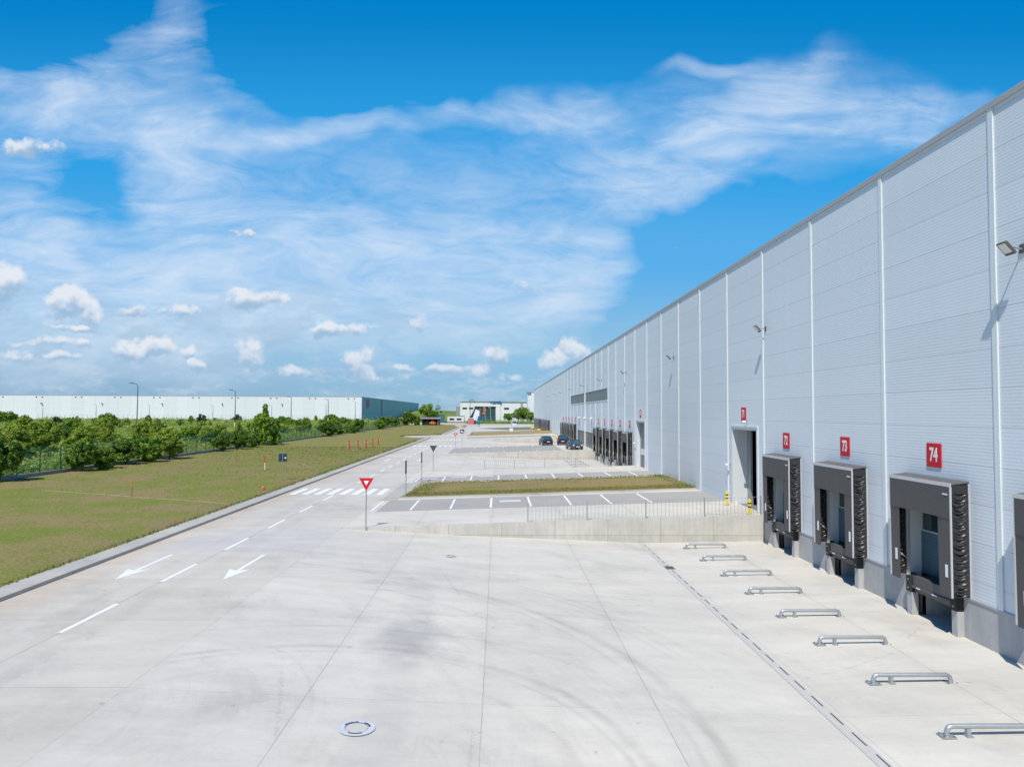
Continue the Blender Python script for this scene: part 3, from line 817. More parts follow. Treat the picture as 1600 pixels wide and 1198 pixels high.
# sectional dock doors with their windows
for c in DOCKS1 + DOCKS2:
    b = MB(); b.box(W + .40, W + .46, c - 1.5, c + 1.5, .74, 3.8); d = wpart(b, 'dock_door', 'dockdoor')
    b = MB()
    for (ya, yb) in ((c - 1.38, c - .52), (c + .42, c + 1.36), (c - .46, c + .38)):
        b.quad((W + .385, ya, 2.27), (W + .385, ya, 2.88), (W + .385, yb, 2.88), (W + .385, yb, 2.27))
    wpart(b, 'window', 'glass', d)
    b = MB()
    for z in (2.2, 2.89): b.box(W + .36, W + .40, c - 1.45, c + 1.45, z, z + .05)
    for y in (c - 1.45, c - .51, c + .38, c + 1.38): b.box(W + .362, W + .398, y, y + .05, 2.25, 2.89)
    wpart(b, 'window_frame', 'alu', d)
    b = MB(); b.box(W + .222, W + .40, c + 1.5, c + 1.6, .62, 3.9); b.box(W + .222, W + .4, c - 1.6, c - 1.5, .62, 3.9); b.box(W + .222, W + .4, c - 1.5, c + 1.5, 3.8, 3.9); b.box(W + .003, W + .222, c + 1.49, c + 1.498, .75, 3.8)
    wpart(b, 'door_jamb', 'jamb')

# ------------------------------------------------------------------ dock shelters
def wrinkle_sheet(y, sgn, x0, x1, z0, z1, seed):
    rnd = random.Random(seed); b = MB(); nx, nz = 12, 150
    ph = [rnd.uniform(0, 6.28) for _ in range(8)]
    for j in range(nz + 1):
        for i in range(nx + 1):
            u, v = i / nx, j / nz
            x = x0 + (x1 - x0) * u; z = z0 + (z1 - z0) * v
            edge = math.sin(math.pi * min(max(u, .0), 1)) ** .5
            sag = .16 * (u - .5) ** 2 * 4
            zz = z - sag + .05 * math.sin(z * 2.1 + ph[0]) * u
            d = .017 * math.sin(zz * 52 + 2.2 * math.sin(zz * 3.1 + ph[1]) + u * 2.4 * math.sin(z * 1.9 + ph[2])) * (.5 + .5 * math.sin(z * 5.3 + ph[4] + u * 3)) + .013 * math.sin(zz * 71 + ph[3] + u * 5 * math.sin(z * 1.1 + ph[5])) + .010 * math.sin(zz * 31 + ph[6] - u * 3.5)
            d = d * 1.5 - .05
            b.v.append((x, y + sgn * (d * edge), z))
    for j in range(nz):
        for i in range(nx):
            a = j * (nx + 1) + i; b.f.append((a, a + 1, a + nx + 2, a + nx + 1))
    return b
def make_shelter(label, c):
    t = thing('dock_shelter', label, 'dock shelter', (W - .003, c, .62), 0, 'dark grey dock shelters along the warehouse wall')
    F = -.585; H = 3.48; hw = 1.68
    b = MB(); b.hexa([(F, -hw, H - .04), (0, -hw, H + .03), (0, hw, H + .03), (F, hw, H - .04)], [(F, -hw, H), (0, -hw, H + .07), (0, hw, H + .07), (F, hw, H)])
    b.build('roof_panel', 'pvctop', t)
    b = MB(); b.box(F - .012, F + .02, -hw - .01, hw + .01, H - .10, H + .012); b.box(F - .015, F + .03, -hw - .012, -hw + .035, .04, H - .10); b.box(F - .005, F + .03, hw - .03, hw + .012, .04, H - .1)
    b.box(-.03, -.002, -hw - .01, -hw + .04, 0.0, H); b.box(-.03, -.002, hw - .04, hw + .01, 0.0, H)
    b.build('edge_frame', 'alu', t)
    b = MB()
    n = 14
    for k in range(n):   # head curtain, slightly buckled
        ya, yb = -hw + .04 + (2 * hw - .08) * k / n, -hw + .04 + (2 * hw - .08) * (k + 1) / n
        xa, xb = F - .006 + .012 * math.sin(k * 1.9), F - .006 + .012 * math.sin((k + 1) * 1.9)
        b.hexa([(xa - .012, ya, 2.42), (xa, ya, 2.42), (xb, yb, 2.42), (xb - .012, yb, 2.42)], [(F - .008, ya, H - .10), (F + .002, ya, H - .10), (F + .002, yb, H - .10), (F - .008, yb, H - .10)])
    b.build('head_curtain', 'pvc', t)
    for s in (-1, 1):
        w = .66 if s < 0 else .56
        ya, yb = sorted((s * (hw - .04), s * (hw - w)))
        b = MB(); zb = .02 if s < 0 else .0
        b.hexa([(F + .012, ya, zb), (F + .028, ya, zb), (F + .04, yb, zb), (F + .024, yb, zb)], [(F + .005, ya, 2.6), (F + .018, ya, 2.6), (F + .018, yb, 2.6), (F + .005, yb, 2.6)])
        cu = b.build('side_curtain', 'pvc', t)
        b = MB(); yc = s * 1.32 if s > 0 else -1.42
        b.box(F - .004, F + .010, yc - .055, yc + .055, .62, 1.0); b.build('guide_mark', 'white', cu)
        b = wrinkle_sheet(s * (hw - .005), s, F + .03, -.03, .05, H - .28, 3 + s); b.build('side_cover', 'pvc2', t, smooth=True)
        b = MB(); ya, yb = sorted((s * (hw - .02), s * (hw - .05))); b.box(F + .03, -.03, ya, yb, H - .30, H - .04); b.build('top_flap', 'pvc2', t)
        b = MB(); b.tube([(F + .05, s * (hw - .12), 2.7), (-.03, s * (hw - .12), 2.35)], .012, 6); b.build('support_arm', 'alu', t)
        b = MB(); b.tube([(F + .05, s * (hw - .12), 1.0), (-.03, s * (hw - .12), .55)], .012, 6); b.build('support_arm', 'alu', t)
    b = MB(); b.box(F - .03, F - .016, -hw + .12, -hw + .36, H - .36, H - .31); b.build('maker_plate', 'lens', t)
    return t
def make_leveller(label, c):
    t = thing('dock_leveller', label, 'dock leveller', (W - .003, c, 0), 0, 'dock levellers under the shelters')
    b = MB(); b.box(-.10, 1.55, -1.0, 1.0, .60, .735); b.build('platform', 'steel', t)
    b = MB(); b.box(-.20, -.11, -1.0, 1.0, .36, .74); b.box(-.24, -.20, -1.02, 1.02, .34, .42); b.box(-.14, -.10, -1.0, 1.0, .2, .36); b.build('lip', 'steel', t)
    b = MB(); b.box(-.02, .9, -1.03, 1.03, .46, .58); b.build('subframe', 'steel', t)
    for s in (-1, 1):
        ya, yb = sorted((s * 1.06, s * 1.34)); b = MB(); b.box(-.26, -.01, ya, yb, .17, .70); bf = b.build('bumper', 'rubber', t, bevel=.02)
        b = MB()
        for z in (.3, .58): b.tube([(-.268, s * 1.2, z), (-.255, s * 1.2, z)], .03, 8)
        b.build('bolt', 'galv', bf)
        b = MB(); b.box(-.22, .0, ya, yb, -.62, .165); b.build('bumper_block', 'plinth', t)
    b = MB(); b.box(-.252, -.241, .55, .75, .36, .40); b.box(-.252, -.241, -.35, -.1, .36, .40); b.build('warning_label', 'white', t)
    return t
names1 = {35.12: '72', 29.12: '73', 23.12: '74'}
sh0 = make_shelter('grey dock shelter cut by the edge of the photo, next after number 74', 17.12)
lv0 = make_leveller('dock leveller below the cut-off shelter nearest the camera', 17.12)
for c in DOCKS1[1:]:
    copy_tree(sh0, (W - .003, c, .62), label='dark grey dock shelter below the red sign reading %s' % names1[c])
    copy_tree(lv0, (W - .003, c, 0), label='dock leveller with black bumpers below the sign reading %s' % names1[c])
for i, c in enumerate(DOCKS2):
    n = str(69 - i)
    copy_tree(sh0, (W - .003, c, .62), label='dock shelter of the five behind the wire fence, below sign %s' % n)
    copy_tree(lv0, (W - .003, c, 0), label='dock leveller of the five behind the wire fence, below sign %s' % n)
# far shelters: same shelter, with a near-black panel painting in the unlit opening
def far_block(cs, text):
    for i, c in enumerate(cs):
        o = copy_tree(sh0, (W - .003, c, .62), label=text[i])
        b = MB(); b.box(-.03, -.004, -1.6, 1.6, .05, 3.4); b.build('dark_opening', 'dark', o)
ORD = ['first', 'second', 'third', 'fourth', 'fifth', 'last']
far_block(DOCKS3, ['%s shelter of the five beyond the glazed entrance, behind the parked cars' % ORD[i] for i in range(5)])
far_block(DOCKS4, ['%s dark shelter in the block past the plain silver wall' % ORD[i] for i in range(6)])
far_block(DOCKS5, ['%s dark shelter in the farthest block at the end of the warehouse' % ORD[i] for i in range(6)])
for (a, c) in ((192.5, 194.0), (230.2, 233.5), (276.5, 279.0), (160.3, 166)):
    b = MB(); b.hexa([(W - 1.6, a, .2), (W - .05, a, .2), (W - .05, c, .2), (W - 1.6, c, .2)], [(W - 1.6, a, .95), (W - .05, a, 1.0), (W - .05, c, 1.0), (W - 1.6, c, .95)])
    tag(b.build('yellow_kerb_block', 'ypaint'), None, None)
    o = COL.objects[-1]; tag(o, 'yellow painted kerb block at the wall, %s' % {192.5: 'before the six-shelter block', 230.2: 'between the two farthest shelter blocks', 276.5: 'at the far end of the warehouse', 160.3: 'behind the parked cars'}[a], 'kerb block')

# ------------------------------------------------------------------ red number signs
def text_mesh(s, size, sx=1.0, bold=.02, ext=.004):
    cu = bpy.data.curves.new('t', 'FONT'); cu.body = s; cu.size = size; cu.extrude = ext; cu.offset = bold; cu.align_x = 'CENTER'; cu.align_y = 'CENTER'
    o = bpy.data.objects.new('t', cu); COL.objects.link(o)
    dg = bpy.context.evaluated_depsgraph_get(); me = bpy.data.meshes.new_from_object(o.evaluated_get(dg))
    bpy.data.objects.remove(o); bpy.data.curves.remove(cu)
    # stand it up on the wall, facing -X, reading towards -Y
    for v in me.vertices:
        x, y, z = v.co; v.co = (-z, -x * sx, y)
    return me
def number_sign(num, y, z, label):
    t = thing('number_sign', label, 'number sign', (W - .002, y, z), 0, 'red number signs on the warehouse wall')
    b = MB(); b.box(-.035, 0, -.38, .38, -.39, .39); b.build('sign_board', 'red', t, bevel=.004)
    me = text_mesh(num, .62, .70, .018); me.name = 'digits'
    o = new_obj('digits', me, 'white', t, (-.036, 0, 0))
    return t
for num, y in (('74', 23.13), ('73', 29.12), ('72', 35.1)): number_sign(num, y, 4.87, 'red square wall sign with white number %s above a dock shelter' % num)
for num, y, w in (('71', 41.2, 'the open tall doorway'), ('70', 71.2, 'the closed grey door')): number_sign(num, y, 6.17, 'red wall sign with white number %s above %s' % (num, w))
for i, c in enumerate(DOCKS2): number_sign(str(69 - i), c, 5.0, 'small red wall sign %s in the row above the five fenced-off docks' % str(69 - i))
SH = []
for i, c in enumerate(DOCKS3):
    t = thing('number_sign', '%s tiny red wall sign above the docks behind the parked cars' % ORD[i], 'number sign', (W - .002, c, 5.0), 0, 'red number signs on the warehouse wall')
    b = MB(); b.box(-.035, 0, -.38, .38, -.39, .39); b.build('sign_board', 'red', t)

# ------------------------------------------------------------------ wall floodlights
def make_flood(label, y, z):
    t = thing('floodlight', label, 'floodlight', (W - .003, y, z), 0, 'floodlights high on the warehouse wall')
    b = MB(); b.box(-.04, 0, -.09, .09, -.12, .12); b.build('wall_plate', 'steel', t)
    b = MB(); b.tube([(-.02, 0, -.02), (-.20, 0, .03), (-.36, 0, .05)], .028, 8); b.build('arm', 'galv', t)
    # tilted head: lens looks out and down
    h = bpy.data.objects.new('lamp_head', None)
    me_b = MB(); me_b.box(-.26, .26, -.22, .22, -.045, .045)
    hd = me_b.build('lamp_head', 'steel', t, bevel=.012); hd.location = (-.46, 0, .0); hd.scale = (.82, .82, .82); hd.rotation_euler = (0, R(48), 0)
    b = MB(); b.quad((-.22, -.18, -.047), (-.22, .18, -.047), (.16, .18, -.047), (.16, -.18, -.047)); b.build('lens', 'lens', hd)
    b = MB()
    for k in range(7): b.box(-.2 + k * .06, -.18 + k * .06, -.2, .2, .045, .075)
    b.build('cooling_fins', 'steel', hd)
    return t
FL = [19.0, 37.7, 57.6, 79.3, 98.1, 118.6, 138.3, 159.1, 176.8, 198.9]
fdesc = ['large floodlight on the wall high to the right of number 74', 'floodlight on the wall above and between numbers 71 and 72', 'floodlight on the wall above the grass island', 'floodlight on the wall above docks 68 and 69',
         'floodlight over the right-hand end of the strip window', 'floodlight over the middle of the strip window', 'floodlight at the far end of the strip window', 'first small floodlight past the strip window', 'second small floodlight past the strip window', 'third small floodlight past the strip window']
f0 = make_flood(fdesc[0], FL[0], 10.75)
for y, d in zip(FL[1:], fdesc[1:]): copy_tree(f0, (W - .003, y, 10.75), label=d)
# little cameras / lamps by the doors
def cam_box(y, z, label):
    t = thing('wall_camera', label, 'camera', (W - .003, y, z))
    b = MB(); b.box(-.05, 0, -.05, .05, -.05, .05); b.tube([(-.03, 0, 0), (-.16, 0, .02)], .02, 6); b.build('bracket', 'galv', t)
    b = MB(); b.box(-.32, -.12, -.06, .06, -.03, .09); b.build('housing', 'white', t, bevel=.01); return t
cam_box(40.6, 5.72, 'small white camera above the open doorway'); cam_box(43.7, 3.05, 'small white box lamp on the wall left of the open doorway'); cam_box(73.6, 3.1, 'small white box lamp beside the closed grey door')

# ------------------------------------------------------------------ retaining walls and wire fences
def retaining(Y, xl, label, side=1):
    b = MB(); xs = [xl, -4.65, -.3, 4.2, 7.6, 11, W - .02]
    for a, c in zip(xs, xs[1:]):
        za, zc = interp(ACC, a) + .03, interp(ACC, c) + .03; pa, pc = interp(PIT, a) - .2, interp(PIT, c) - .2
        y0, y1 = (Y - .02, Y + .28)
        b.hexa([(a, y0, pa), (c, y0, pc), (c, y1, pc), (a, y1, pa)], [(a, y0, za), (c, y0, zc), (c, y1, zc), (a, y1, za)])
    o = b.build('retaining_wall', 'wallc'); tag(o, label, 'retaining wall', 'concrete retaining walls of the sunken yards'); return o
retaining(38.12, -8.3, 'near concrete retaining wall rising to the warehouse below the wire fence')
retaining(73.9, -8.3, 'low concrete retaining wall beyond the grass island, under the second wire fence')
retaining(104.12, -8.3, 'concrete retaining wall in front of the parked cars')
retaining(127.9, -8.3, 'concrete retaining wall behind the parked cars')
retaining(160.12, -8.3, 'farther concrete retaining wall below the dark grass strip')
retaining(193.8, -8.3, 'farthest concrete retaining wall beyond the dark grass strip')
def wire_fence(Y, xs, label, bars=True, h=1.0, step=.2):
    t = thing('wire_fence', label, 'fence', (0, Y, 0), 0, 'galvanised wire fences on the retaining walls')
    for x in xs:
        z = interp(ACC, x) + .02
        b = MB(); b.box(x - .03, x + .03, -.03, .03, z, z + h + .02); b.build('post', 'post', t)
        b = MB()
    for a, c in zip(xs, xs[1:]):
        b = MB(); za, zc = interp(ACC, a), interp(ACC, c)
        n = max(2, int((c - a) / step))
        for k in range(1, n):
            x = a + (c - a) * k / n; z = za + (zc - za) * k / n
            b.box(x - .007, x + .007, -.007, .007, z + .10, z + h)
        for hz in (.14, .98):
            b.tube([(a, .006, za + hz), (c, .006, zc + hz)], .006, 4)
        b.build('wire_panel', 'post', t)
    return t
wire_fence(38.27, [1.64, 4.82, 7.98, 11.15, 14.2], 'wire fence on the near retaining wall beside the yellow bollards')
wire_fence(74.0, [-1.35, 1.77, 4.9, 8.1, 11.2, 14.2], 'wire fence in front of the five docks beyond the grass island')
wire_fence(104.3, [1.6, 4.8, 8.0, 11.2, 14.2], 'wire fence in front of the parked cars')
wire_fence(160.3, [1.6, 4.8, 8.0, 11.2, 14.2], 'faint wire fence beyond the parked cars')
# bollards
def bollard(x, y, label):
    z = interp(ACC, x)
    t = thing('bollard', label, 'bollard', (x, y, z), 0, 'yellow bollards beside the open doorway')
    b = MB(); b.tube([(0, 0, 0), (0, 0, .78), (0, 0, .83), (0, 0, .85)], [.09, .09, .07, .02], 16); b.build('post', 'yellow', t, smooth=True)
    b = MB()
    for z0 in (.38, .58): b.tube([(0, 0, z0), (0, 0, z0 + .08)], .0925, 16)
    b.build('black_band', 'black', t)
    b = MB(); b.box(-.14, .14, -.14, .14, 0, .015); b.build('base_plate', 'post', t)
bollard(13.75, 42.55, 'yellow bollard with black bands on the far side of the doorway'); bollard(13.72, 38.62, 'yellow bollard with black bands on the retaining wall end')

# ------------------------------------------------------------------ wheel guides
def make_guide(label, y):
    t = thing('wheel_guide', label, 'wheel guide', (10.65, y, -.66), 0, 'galvanised wheel guides in the near yard')
    b = MB(); L = 1.0; pts = []
    pts.append((-L, -.02, .0)); pts.append((-L, 0, .07))
    for k in range(5):
        a = math.pi * .5 * k / 4; pts.append((-L + .12 * (1 - math.cos(a)), 0, .08 + .12 * math.sin(a)))
    q = [(-x, yv, z) for x, yv, z in reversed(pts)]
    b.tube(pts + q, .054, 14); b.build('rail', 'galv', t, smooth=True)
    for s in (-1, 1):
        b = MB(); b.box(s * L - .15, s * L + .15, -.13, .13, -.012, .012); fl = b.build('foot_plate', 'galv', t)
        b = MB()
        for dx in (-.11, .11):
            for dy in (-.09, .09): b.cyl(s * L + dx, dy, .012, .035, .014, 6)
        b.build('bolt', 'steel', fl)
    b = MB(); b.box(-.58, -.50, -.05, .05, -.01, .16); b.box(-.60, -.46, -.09, .09, -.01, .012); b.build('bracket', 'galv', t)
    return t
GY = [15.32, 18.3, 21.35, 24.23, 27.3, 30.3, 33.4, 36.38]
g0 = make_guide('wheel guide nearest the camera, cut by the right edge of the photo', GY[0])
gl = ['wheel guide second nearest, straight below number 74', 'wheel guide third nearest the camera', 'fourth wheel guide counting from the camera', 'fifth wheel guide counting from the camera', 'wheel guide third from the retaining wall', 'wheel guide second from the retaining wall', 'wheel guide closest to the retaining wall']
for y, l in zip(GY[1:], gl): copy_tree(g0, (10.65, y, -.66), label=l)
for i in range(10):
    c = copy_tree(g0, (10.65, 75.6 + 3.0 * i, -.66), label='small wheel guide behind the second wire fence, number %s from the camera' % ['one', 'two', 'three', 'four', 'five', 'six', 'seven', 'eight', 'nine', 'ten'][i]); c['group'] = 'wheel guides in the second yard'
    if True: c['label'] = 'wheel guide in the row behind the second wire fence'

# ------------------------------------------------------------------ drain and manholes
t = thing('drain_channel', 'long slotted concrete drain channel running along the near yard', 'drain', (7.75, 25, -.72))
b = MB(); b.box(-.22, .22, -53, 12.9, -.05, .004); b.build('channel_edge', MAT['drainc'], t)
b = MB(); y = -20.0
while y < 12.3:
    b.quad((-.020, y, .008), (.020, y, .008), (.020, y + .62, .008), (-.020, y + .62, .008)); y += 1.0
b.build('slot', 'steel', t)
b = MB()
for s in (-.215, .215): b.box(s - .008, s + .008, -53, 12.9, .0, .0065)
b.build('edge_joint', 'post', t)
b = MB(); b.box(-.19, .19, 6.75, 7.35, .0, .012); gr = b.build('inlet_grate', 'steel', t)
def manhole(x, y, z, r, label, ring=True):
    t = thing('manhole', label, 'manhole', (x, y, z))
    b = MB(); b.cyl(0, 0, -.05, .008, r * .72, 36); b.build('cover', 'manhole', t)
    if ring:
        b = MB(); b.disc(0, 0, .012, r * 1.22, 48, r * .80); b.build('painted_ring', 'ringpaint', t)
        b = MB(); b.disc(0, 0, .0145, r * .80, 48, r * .77); b.disc(0, 0, .0145, r * 1.12, 48, r * 1.09); b.build('ring_groove', 'manhole', t)
        b = MB()
        for a0 in (100, 118, 130, 142, 154, 20, 32, 44, 56, 250, 262, 274, 286, 298):
            a = R(a0); q = r * .86; b.v; n = len(b.v)
            ca, sa = math.cos(a), math.sin(a); w, l = .018, .035
            P4 = [(-w, -l), (w, -l), (w, l), (-w, l)]
            b.v += [(q * ca + px * ca - py * sa, q * sa + px * sa + py * ca, .0165) for px, py in P4]; b.f.append((n, n + 1, n + 2, n + 3))
        b.build('slot', 'black', t)
    return t
# laid on the sloping slab
sl = math.atan2(.2, 4.35)
m1 = manhole(-2.86, 14.9, interp(PIT, -2.86) + .012, .31, 'manhole with a pale blue painted ring in the near yard'); m1.rotation_euler = (0, sl, 0)
m2 = manhole(-2.1, 32.5, interp(PIT, -2.1) + .004, .22, 'faint far manhole with blue paint near the retaining wall'); m2.rotation_euler = (0, sl, 0)

# ------------------------------------------------------------------ signs on posts
def post_sign(kind, x, y, z, top, label, rz=0.0):
    t = thing('road_sign', label, 'road sign', (x, y, z), rz)
    h = top - z
    b = MB(); b.cyl(0, 0.03, 0, h - (.02 if kind != 'edge' else .0), .03, 10); b.build('post', 'post', t)
    if kind == 'yield' or kind == 'yieldback':
        s = .78 / 2 * 1.0; hh = .68
        def tri(f, y0, y1, m, nm, par):
            c = h - hh / 3 - .02
            pts = [(-s * f, c + hh / 3 * f), (s * f, c + hh / 3 * f), (0, c - 2 * hh / 3 * f)]
            b = MB(); n = 3; b.v = [(px, y0, pz) for px, pz in pts] + [(px, y1, pz) for px, pz in pts]
            b.f = [(0, 1, 2), (5, 4, 3), (0, 3, 4, 1), (1, 4, 5, 2), (2, 5, 3, 0)]
            return b.build(nm, m, par)
        f = tri(1.0, -.012, 0.0, 'red' if kind == 'yield' else 'signback', 'sign_plate', t)
        if kind == 'yield': tri(.36, -.016, -.0125, 'white', 'white_centre', f)
    elif kind == 'edge':
        b = MB(); b.box(-.014, .0, -.45, .45, h - .95, h); b.build('sign_plate', 'signback', t)
        b = MB(); b.box(-.02, .03, -.08, .08, h - .7, h - .62); b.box(-.02, .03, -.08, .08, h - .3, h - .22); b.build('bracket', 'post', t)
    elif kind == 'square':
        b = MB(); b.box(-.36, .36, -.012, .0, h - .72, h); p = b.build('sign_plate', 'navy', t, bevel=.006)
        b = MB(); b.box(-.20, .05, -.0165, -.0125, h - .5, h - .22); b.box(.08, .26, -.0165, -.0125, h - .58, h - .40); b.build('white_symbol', 'white', p)
    elif kind == 'back':
        b = MB(); b.box(-.36, .36, .055, .068, h - .70, h); p = b.build('sign_plate', 'navy', t, bevel=.006)
        b = MB(); b.box(.16, .30, .045, .0545, h - .42, h - .30); b.build('sticker', 'white', p)
    return t
post_sign('yield', -6.95, 38.0, .0, 2.72, 'red and white give way triangle on a post by the near retaining wall')
post_sign('edge', -6.65, 52.0, .05, 2.69, 'edge-on sign on a post at the near corner of the grass island')
post_sign('edge', -6.67, 62.9, .05, 2.69, 'edge-on sign on a post at the far corner of the grass island')
post_sign('yieldback', -6.7, 74.4, .05, 2.75, 'dark triangular sign on a post beyond the grass island')
post_sign('yield', -7.6, 128.3, .0, 2.5, 'small red give way triangle beside the far crossing')
post_sign('square', -6.46, 129.5, .05, 3.1, 'square dark blue sign beyond the grey parking strip')
post_sign('square', -9.8, 213.0, .0, 2.4, 'tiny dark square sign near the end of the road')
post_sign('yield', -10.1, 205.0, .0, 2.3, 'tiny red triangular sign near the end of the road')
post_sign('back', -19.09, 63.7, .1, 2.45, 'square dark blue sign on a white post at the lawn edge')
def small(name, label, cat, parts, loc):
    t = thing(name, label, cat, loc)
    for nm, m, fn in parts:
        b = MB(); fn(b); b.build(nm, m, t)
    return t
small('marker_stake', 'thin wooden stake with an orange top standing in the lawn', 'stake', [('stake', 'wood', lambda b: b.box(-.035, .035, -.03, .03, 0, .72)), ('orange_top', 'orange', lambda b: b.box(-.037, .037, -.032, .032, .72, 1.1))], (-26.0, 51.3, .1))
small('marker_post', 'short white post with a red plate in the lawn by the fence', 'marker', [('post', 'white', lambda b: b.box(-.03, .03, -.02, .02, 0, .9)), ('red_plate', 'redpaint', lambda b: b.box(-.09, .09, -.04, -.021, .75, 1.3))], (-24.4, 75.3, .1))
small('orange_cap', 'small rusty orange cap on the lawn near the kerb', 'utility cap', [('cap', 'orange', lambda b: b.tube([(0, 0, 0), (0, 0, .2), (0, 0, .27)], [.12, .12, .04], 10)), ('collar', 'mound', lambda b: b.cyl(0, 0, 0, .03, .25, 12))], (-18.3, 56.1, .1))
def hydrant(x, y, label):
    t = thing('standpipe', label, 'standpipe', (x, y, .1), 0, 'red standpipes in the lawn')
    b = MB(); b.tube([(0, 0, 0), (0, 0, .1), (0, 0, .11), (0, 0, 1.15), (0, 0, 1.3)], [.15, .15, .10, .10, .09], 10); b.build('pipe', 'redpaint', t, smooth=True)
    b = MB(); b.tube([(0, 0, 1.28), (0, 0, 1.34), (0, 0, 1.45), (0, 0, 1.5)], [.10, .15, .13, .03], 10); b.build('cap', 'redpaint', t, smooth=True)
    b = MB(); b.tube([(-.2, 0, 1.05), (.2, 0, 1.05)], .06, 8); o = b.build('outlet', 'redpaint', t)
    b = MB(); b.tube([(.2, 0, 1.05), (.26, 0, 1.05)], .07, 8); b.tube([(-.26, 0, 1.05), (-.2, 0, 1.05)], .07, 8); b.build('outlet_cap', 'lens', o)
hd = ['leftmost of the five red standpipes in the lawn', 'second red standpipe from the left in the lawn', 'middle one of the five red standpipes', 'fourth red standpipe from the left in the lawn', 'farthest and rightmost of the five red standpipes']
for (x, y), d in zip(((-24.1, 116.1), (-22.8, 116.8), (-21.86, 118.9), (-21.6, 123.5), (-21.7, 130.0)), hd): hydrant(x, y, d)

# ------------------------------------------------------------------ vegetation
rng = np.random.default_rng(11)
def leaf_mesh(name, centers, radii, per, size, squash=1.0, up=.65, cup=1.0):
    """leaf-sized quads on the shells of many small clumps"""
    n = len(centers); N = int(n * per)
    idx = np.repeat(np.arange(n), per)
    d = rng.normal(size=(N, 3)); d /= np.linalg.norm(d, axis=1)[:, None]
    rr = np.asarray(radii)[idx] * (rng.uniform(.25, 1.0, N) ** .35)
    p = np.asarray(centers)[idx] + d * rr[:, None] * np.array([1, 1, squash])
    nrm = d * .8 + rng.normal(size=(N, 3)) * .55 + np.array([0, 0, up]); nrm /= np.linalg.norm(nrm, axis=1)[:, None]
    t = np.cross(nrm, rng.normal(size=(N, 3))); t /= np.linalg.norm(t, axis=1)[:, None]
    u = np.cross(nrm, t)
    s = (np.asarray(size)[idx] if np.ndim(size) else size) * rng.uniform(.55, 1.3, N)
    a = t * s[:, None]; b_ = u * (s * .55)[:, None]
    verts = np.empty((N, 4, 3), np.float32)
    verts[:, 0] = p - a; verts[:, 1] = p + b_; verts[:, 2] = p + a; verts[:, 3] = p - b_
    me = bpy.data.meshes.new(name)
    me.vertices.add(N * 4); me.vertices.foreach_set('co', verts.reshape(-1))
    me.loops.add(N * 4); me.loops.foreach_set('vertex_index', np.arange(N * 4, dtype=np.int32))
    me.polygons.add(N); me.polygons.foreach_set('loop_start', np.arange(0, N * 4, 4, dtype=np.int32)); me.polygons.foreach_set('loop_total', np.full(N, 4, np.int32))
    me.update(); me.validate()
    return me
def crown_clumps(h, r, z0, n, kind):
    c = []; rad = []
    for _ in range(n):
        while True:
            q = rng.uniform(-1, 1, 3)
            if kind == 'cone':
                zz = (q[2] + 1) / 2; lim = (1 - zz) ** .7 * .95 + .08
                if q[0] ** 2 + q[1] ** 2 < lim ** 2 and q[0] ** 2 + q[1] ** 2 > (lim * .4) ** 2: break
            elif kind == 'sparse':
                if .12 < (q ** 2).sum() < 1: break
            else:
                s = (q ** 2).sum()
                if .25 < s < 1 or (s < .25 and rng.uniform() < .3): break
        c.append((q[0] * r, q[1] * r, z0 + (q[2] + 1) / 2 * (h - z0))); rad.append(rng.uniform(.12, .36) * r)
    for _ in range(n // 2 + 4):
        q = rng.normal(size=3); q /= np.linalg.norm(q); q[2] = abs(q[2]) * .9 - .15; k = rng.uniform(.98, 1.28)
        if kind == 'cone': k *= (1 - max(0, q[2])) * .8 + .15
        zz = z0 + (h - z0) * (.5 + q[2] * .5 * k)
        c.append((q[0] * r * k, q[1] * r * k, max(.2, zz))); rad.append(rng.uniform(.05, .13) * r)
    if kind == 'cone':
        for k in range(7): c.append((rng.uniform(-.06, .06) * r, rng.uniform(-.06, .06) * r, h * (.68 + .05 * k))); rad.append((.30 - .036 * k) * r)
    return c, rad
def make_bush(name, kind, h, r, m, n=46, per=110, size=.13, z0=.15, seed=1, limbs=7, trunk=.07):
    """returns meshes (crown, trunk)"""
    global rng
    rng = np.random.default_rng(seed)
    c, rad = crown_clumps(h, r, z0, n, kind)
    crown = leaf_mesh('crown', c, rad, per, size); crown.materials.append(MAT[m])
    b = MB(); rr = random.Random(seed)
    b.tube([(0, 0, -.1), (rr.uniform(-.05, .05) * r, 0, h * .35), (rr.uniform(-.1, .1) * r, rr.uniform(-.1, .1) * r, h * .8)], [trunk, trunk * .75, trunk * .2], 7)
    for k in range(limbs):
        q = c[rr.randrange(len(c))]; z = q[2] * rr.uniform(.25, .6)
        b.tube([(0, 0, max(.05, z)), (q[0] * .5, q[1] * .5, (z + q[2]) * .55), q], [trunk * .45, trunk * .3, trunk * .08], 5)
    me = bpy.data.meshes.new('trunk'); me.from_pydata(b.v, [], b.f); me.update(); me.materials.append(MAT['bark'])
    return crown, me
def place_plant(name, proto, x, y, s, label, cat, group, rz=None, z=.1, sz=None):
    if sz is None: sz = s * random.Random(int(x * 31 + y * 7)).uniform(.85, 1.15)
    t = thing(name, label, cat, (x, y, z), rz if rz is not None else random.Random(int(x * 7 + y * 13)).uniform(0, 6.28), group)
    t.scale = (s, s, sz or s)
    for nm, me in (('crown', proto[0]), ('trunk', proto[1])): new_obj(nm, me, None, t)
    return t
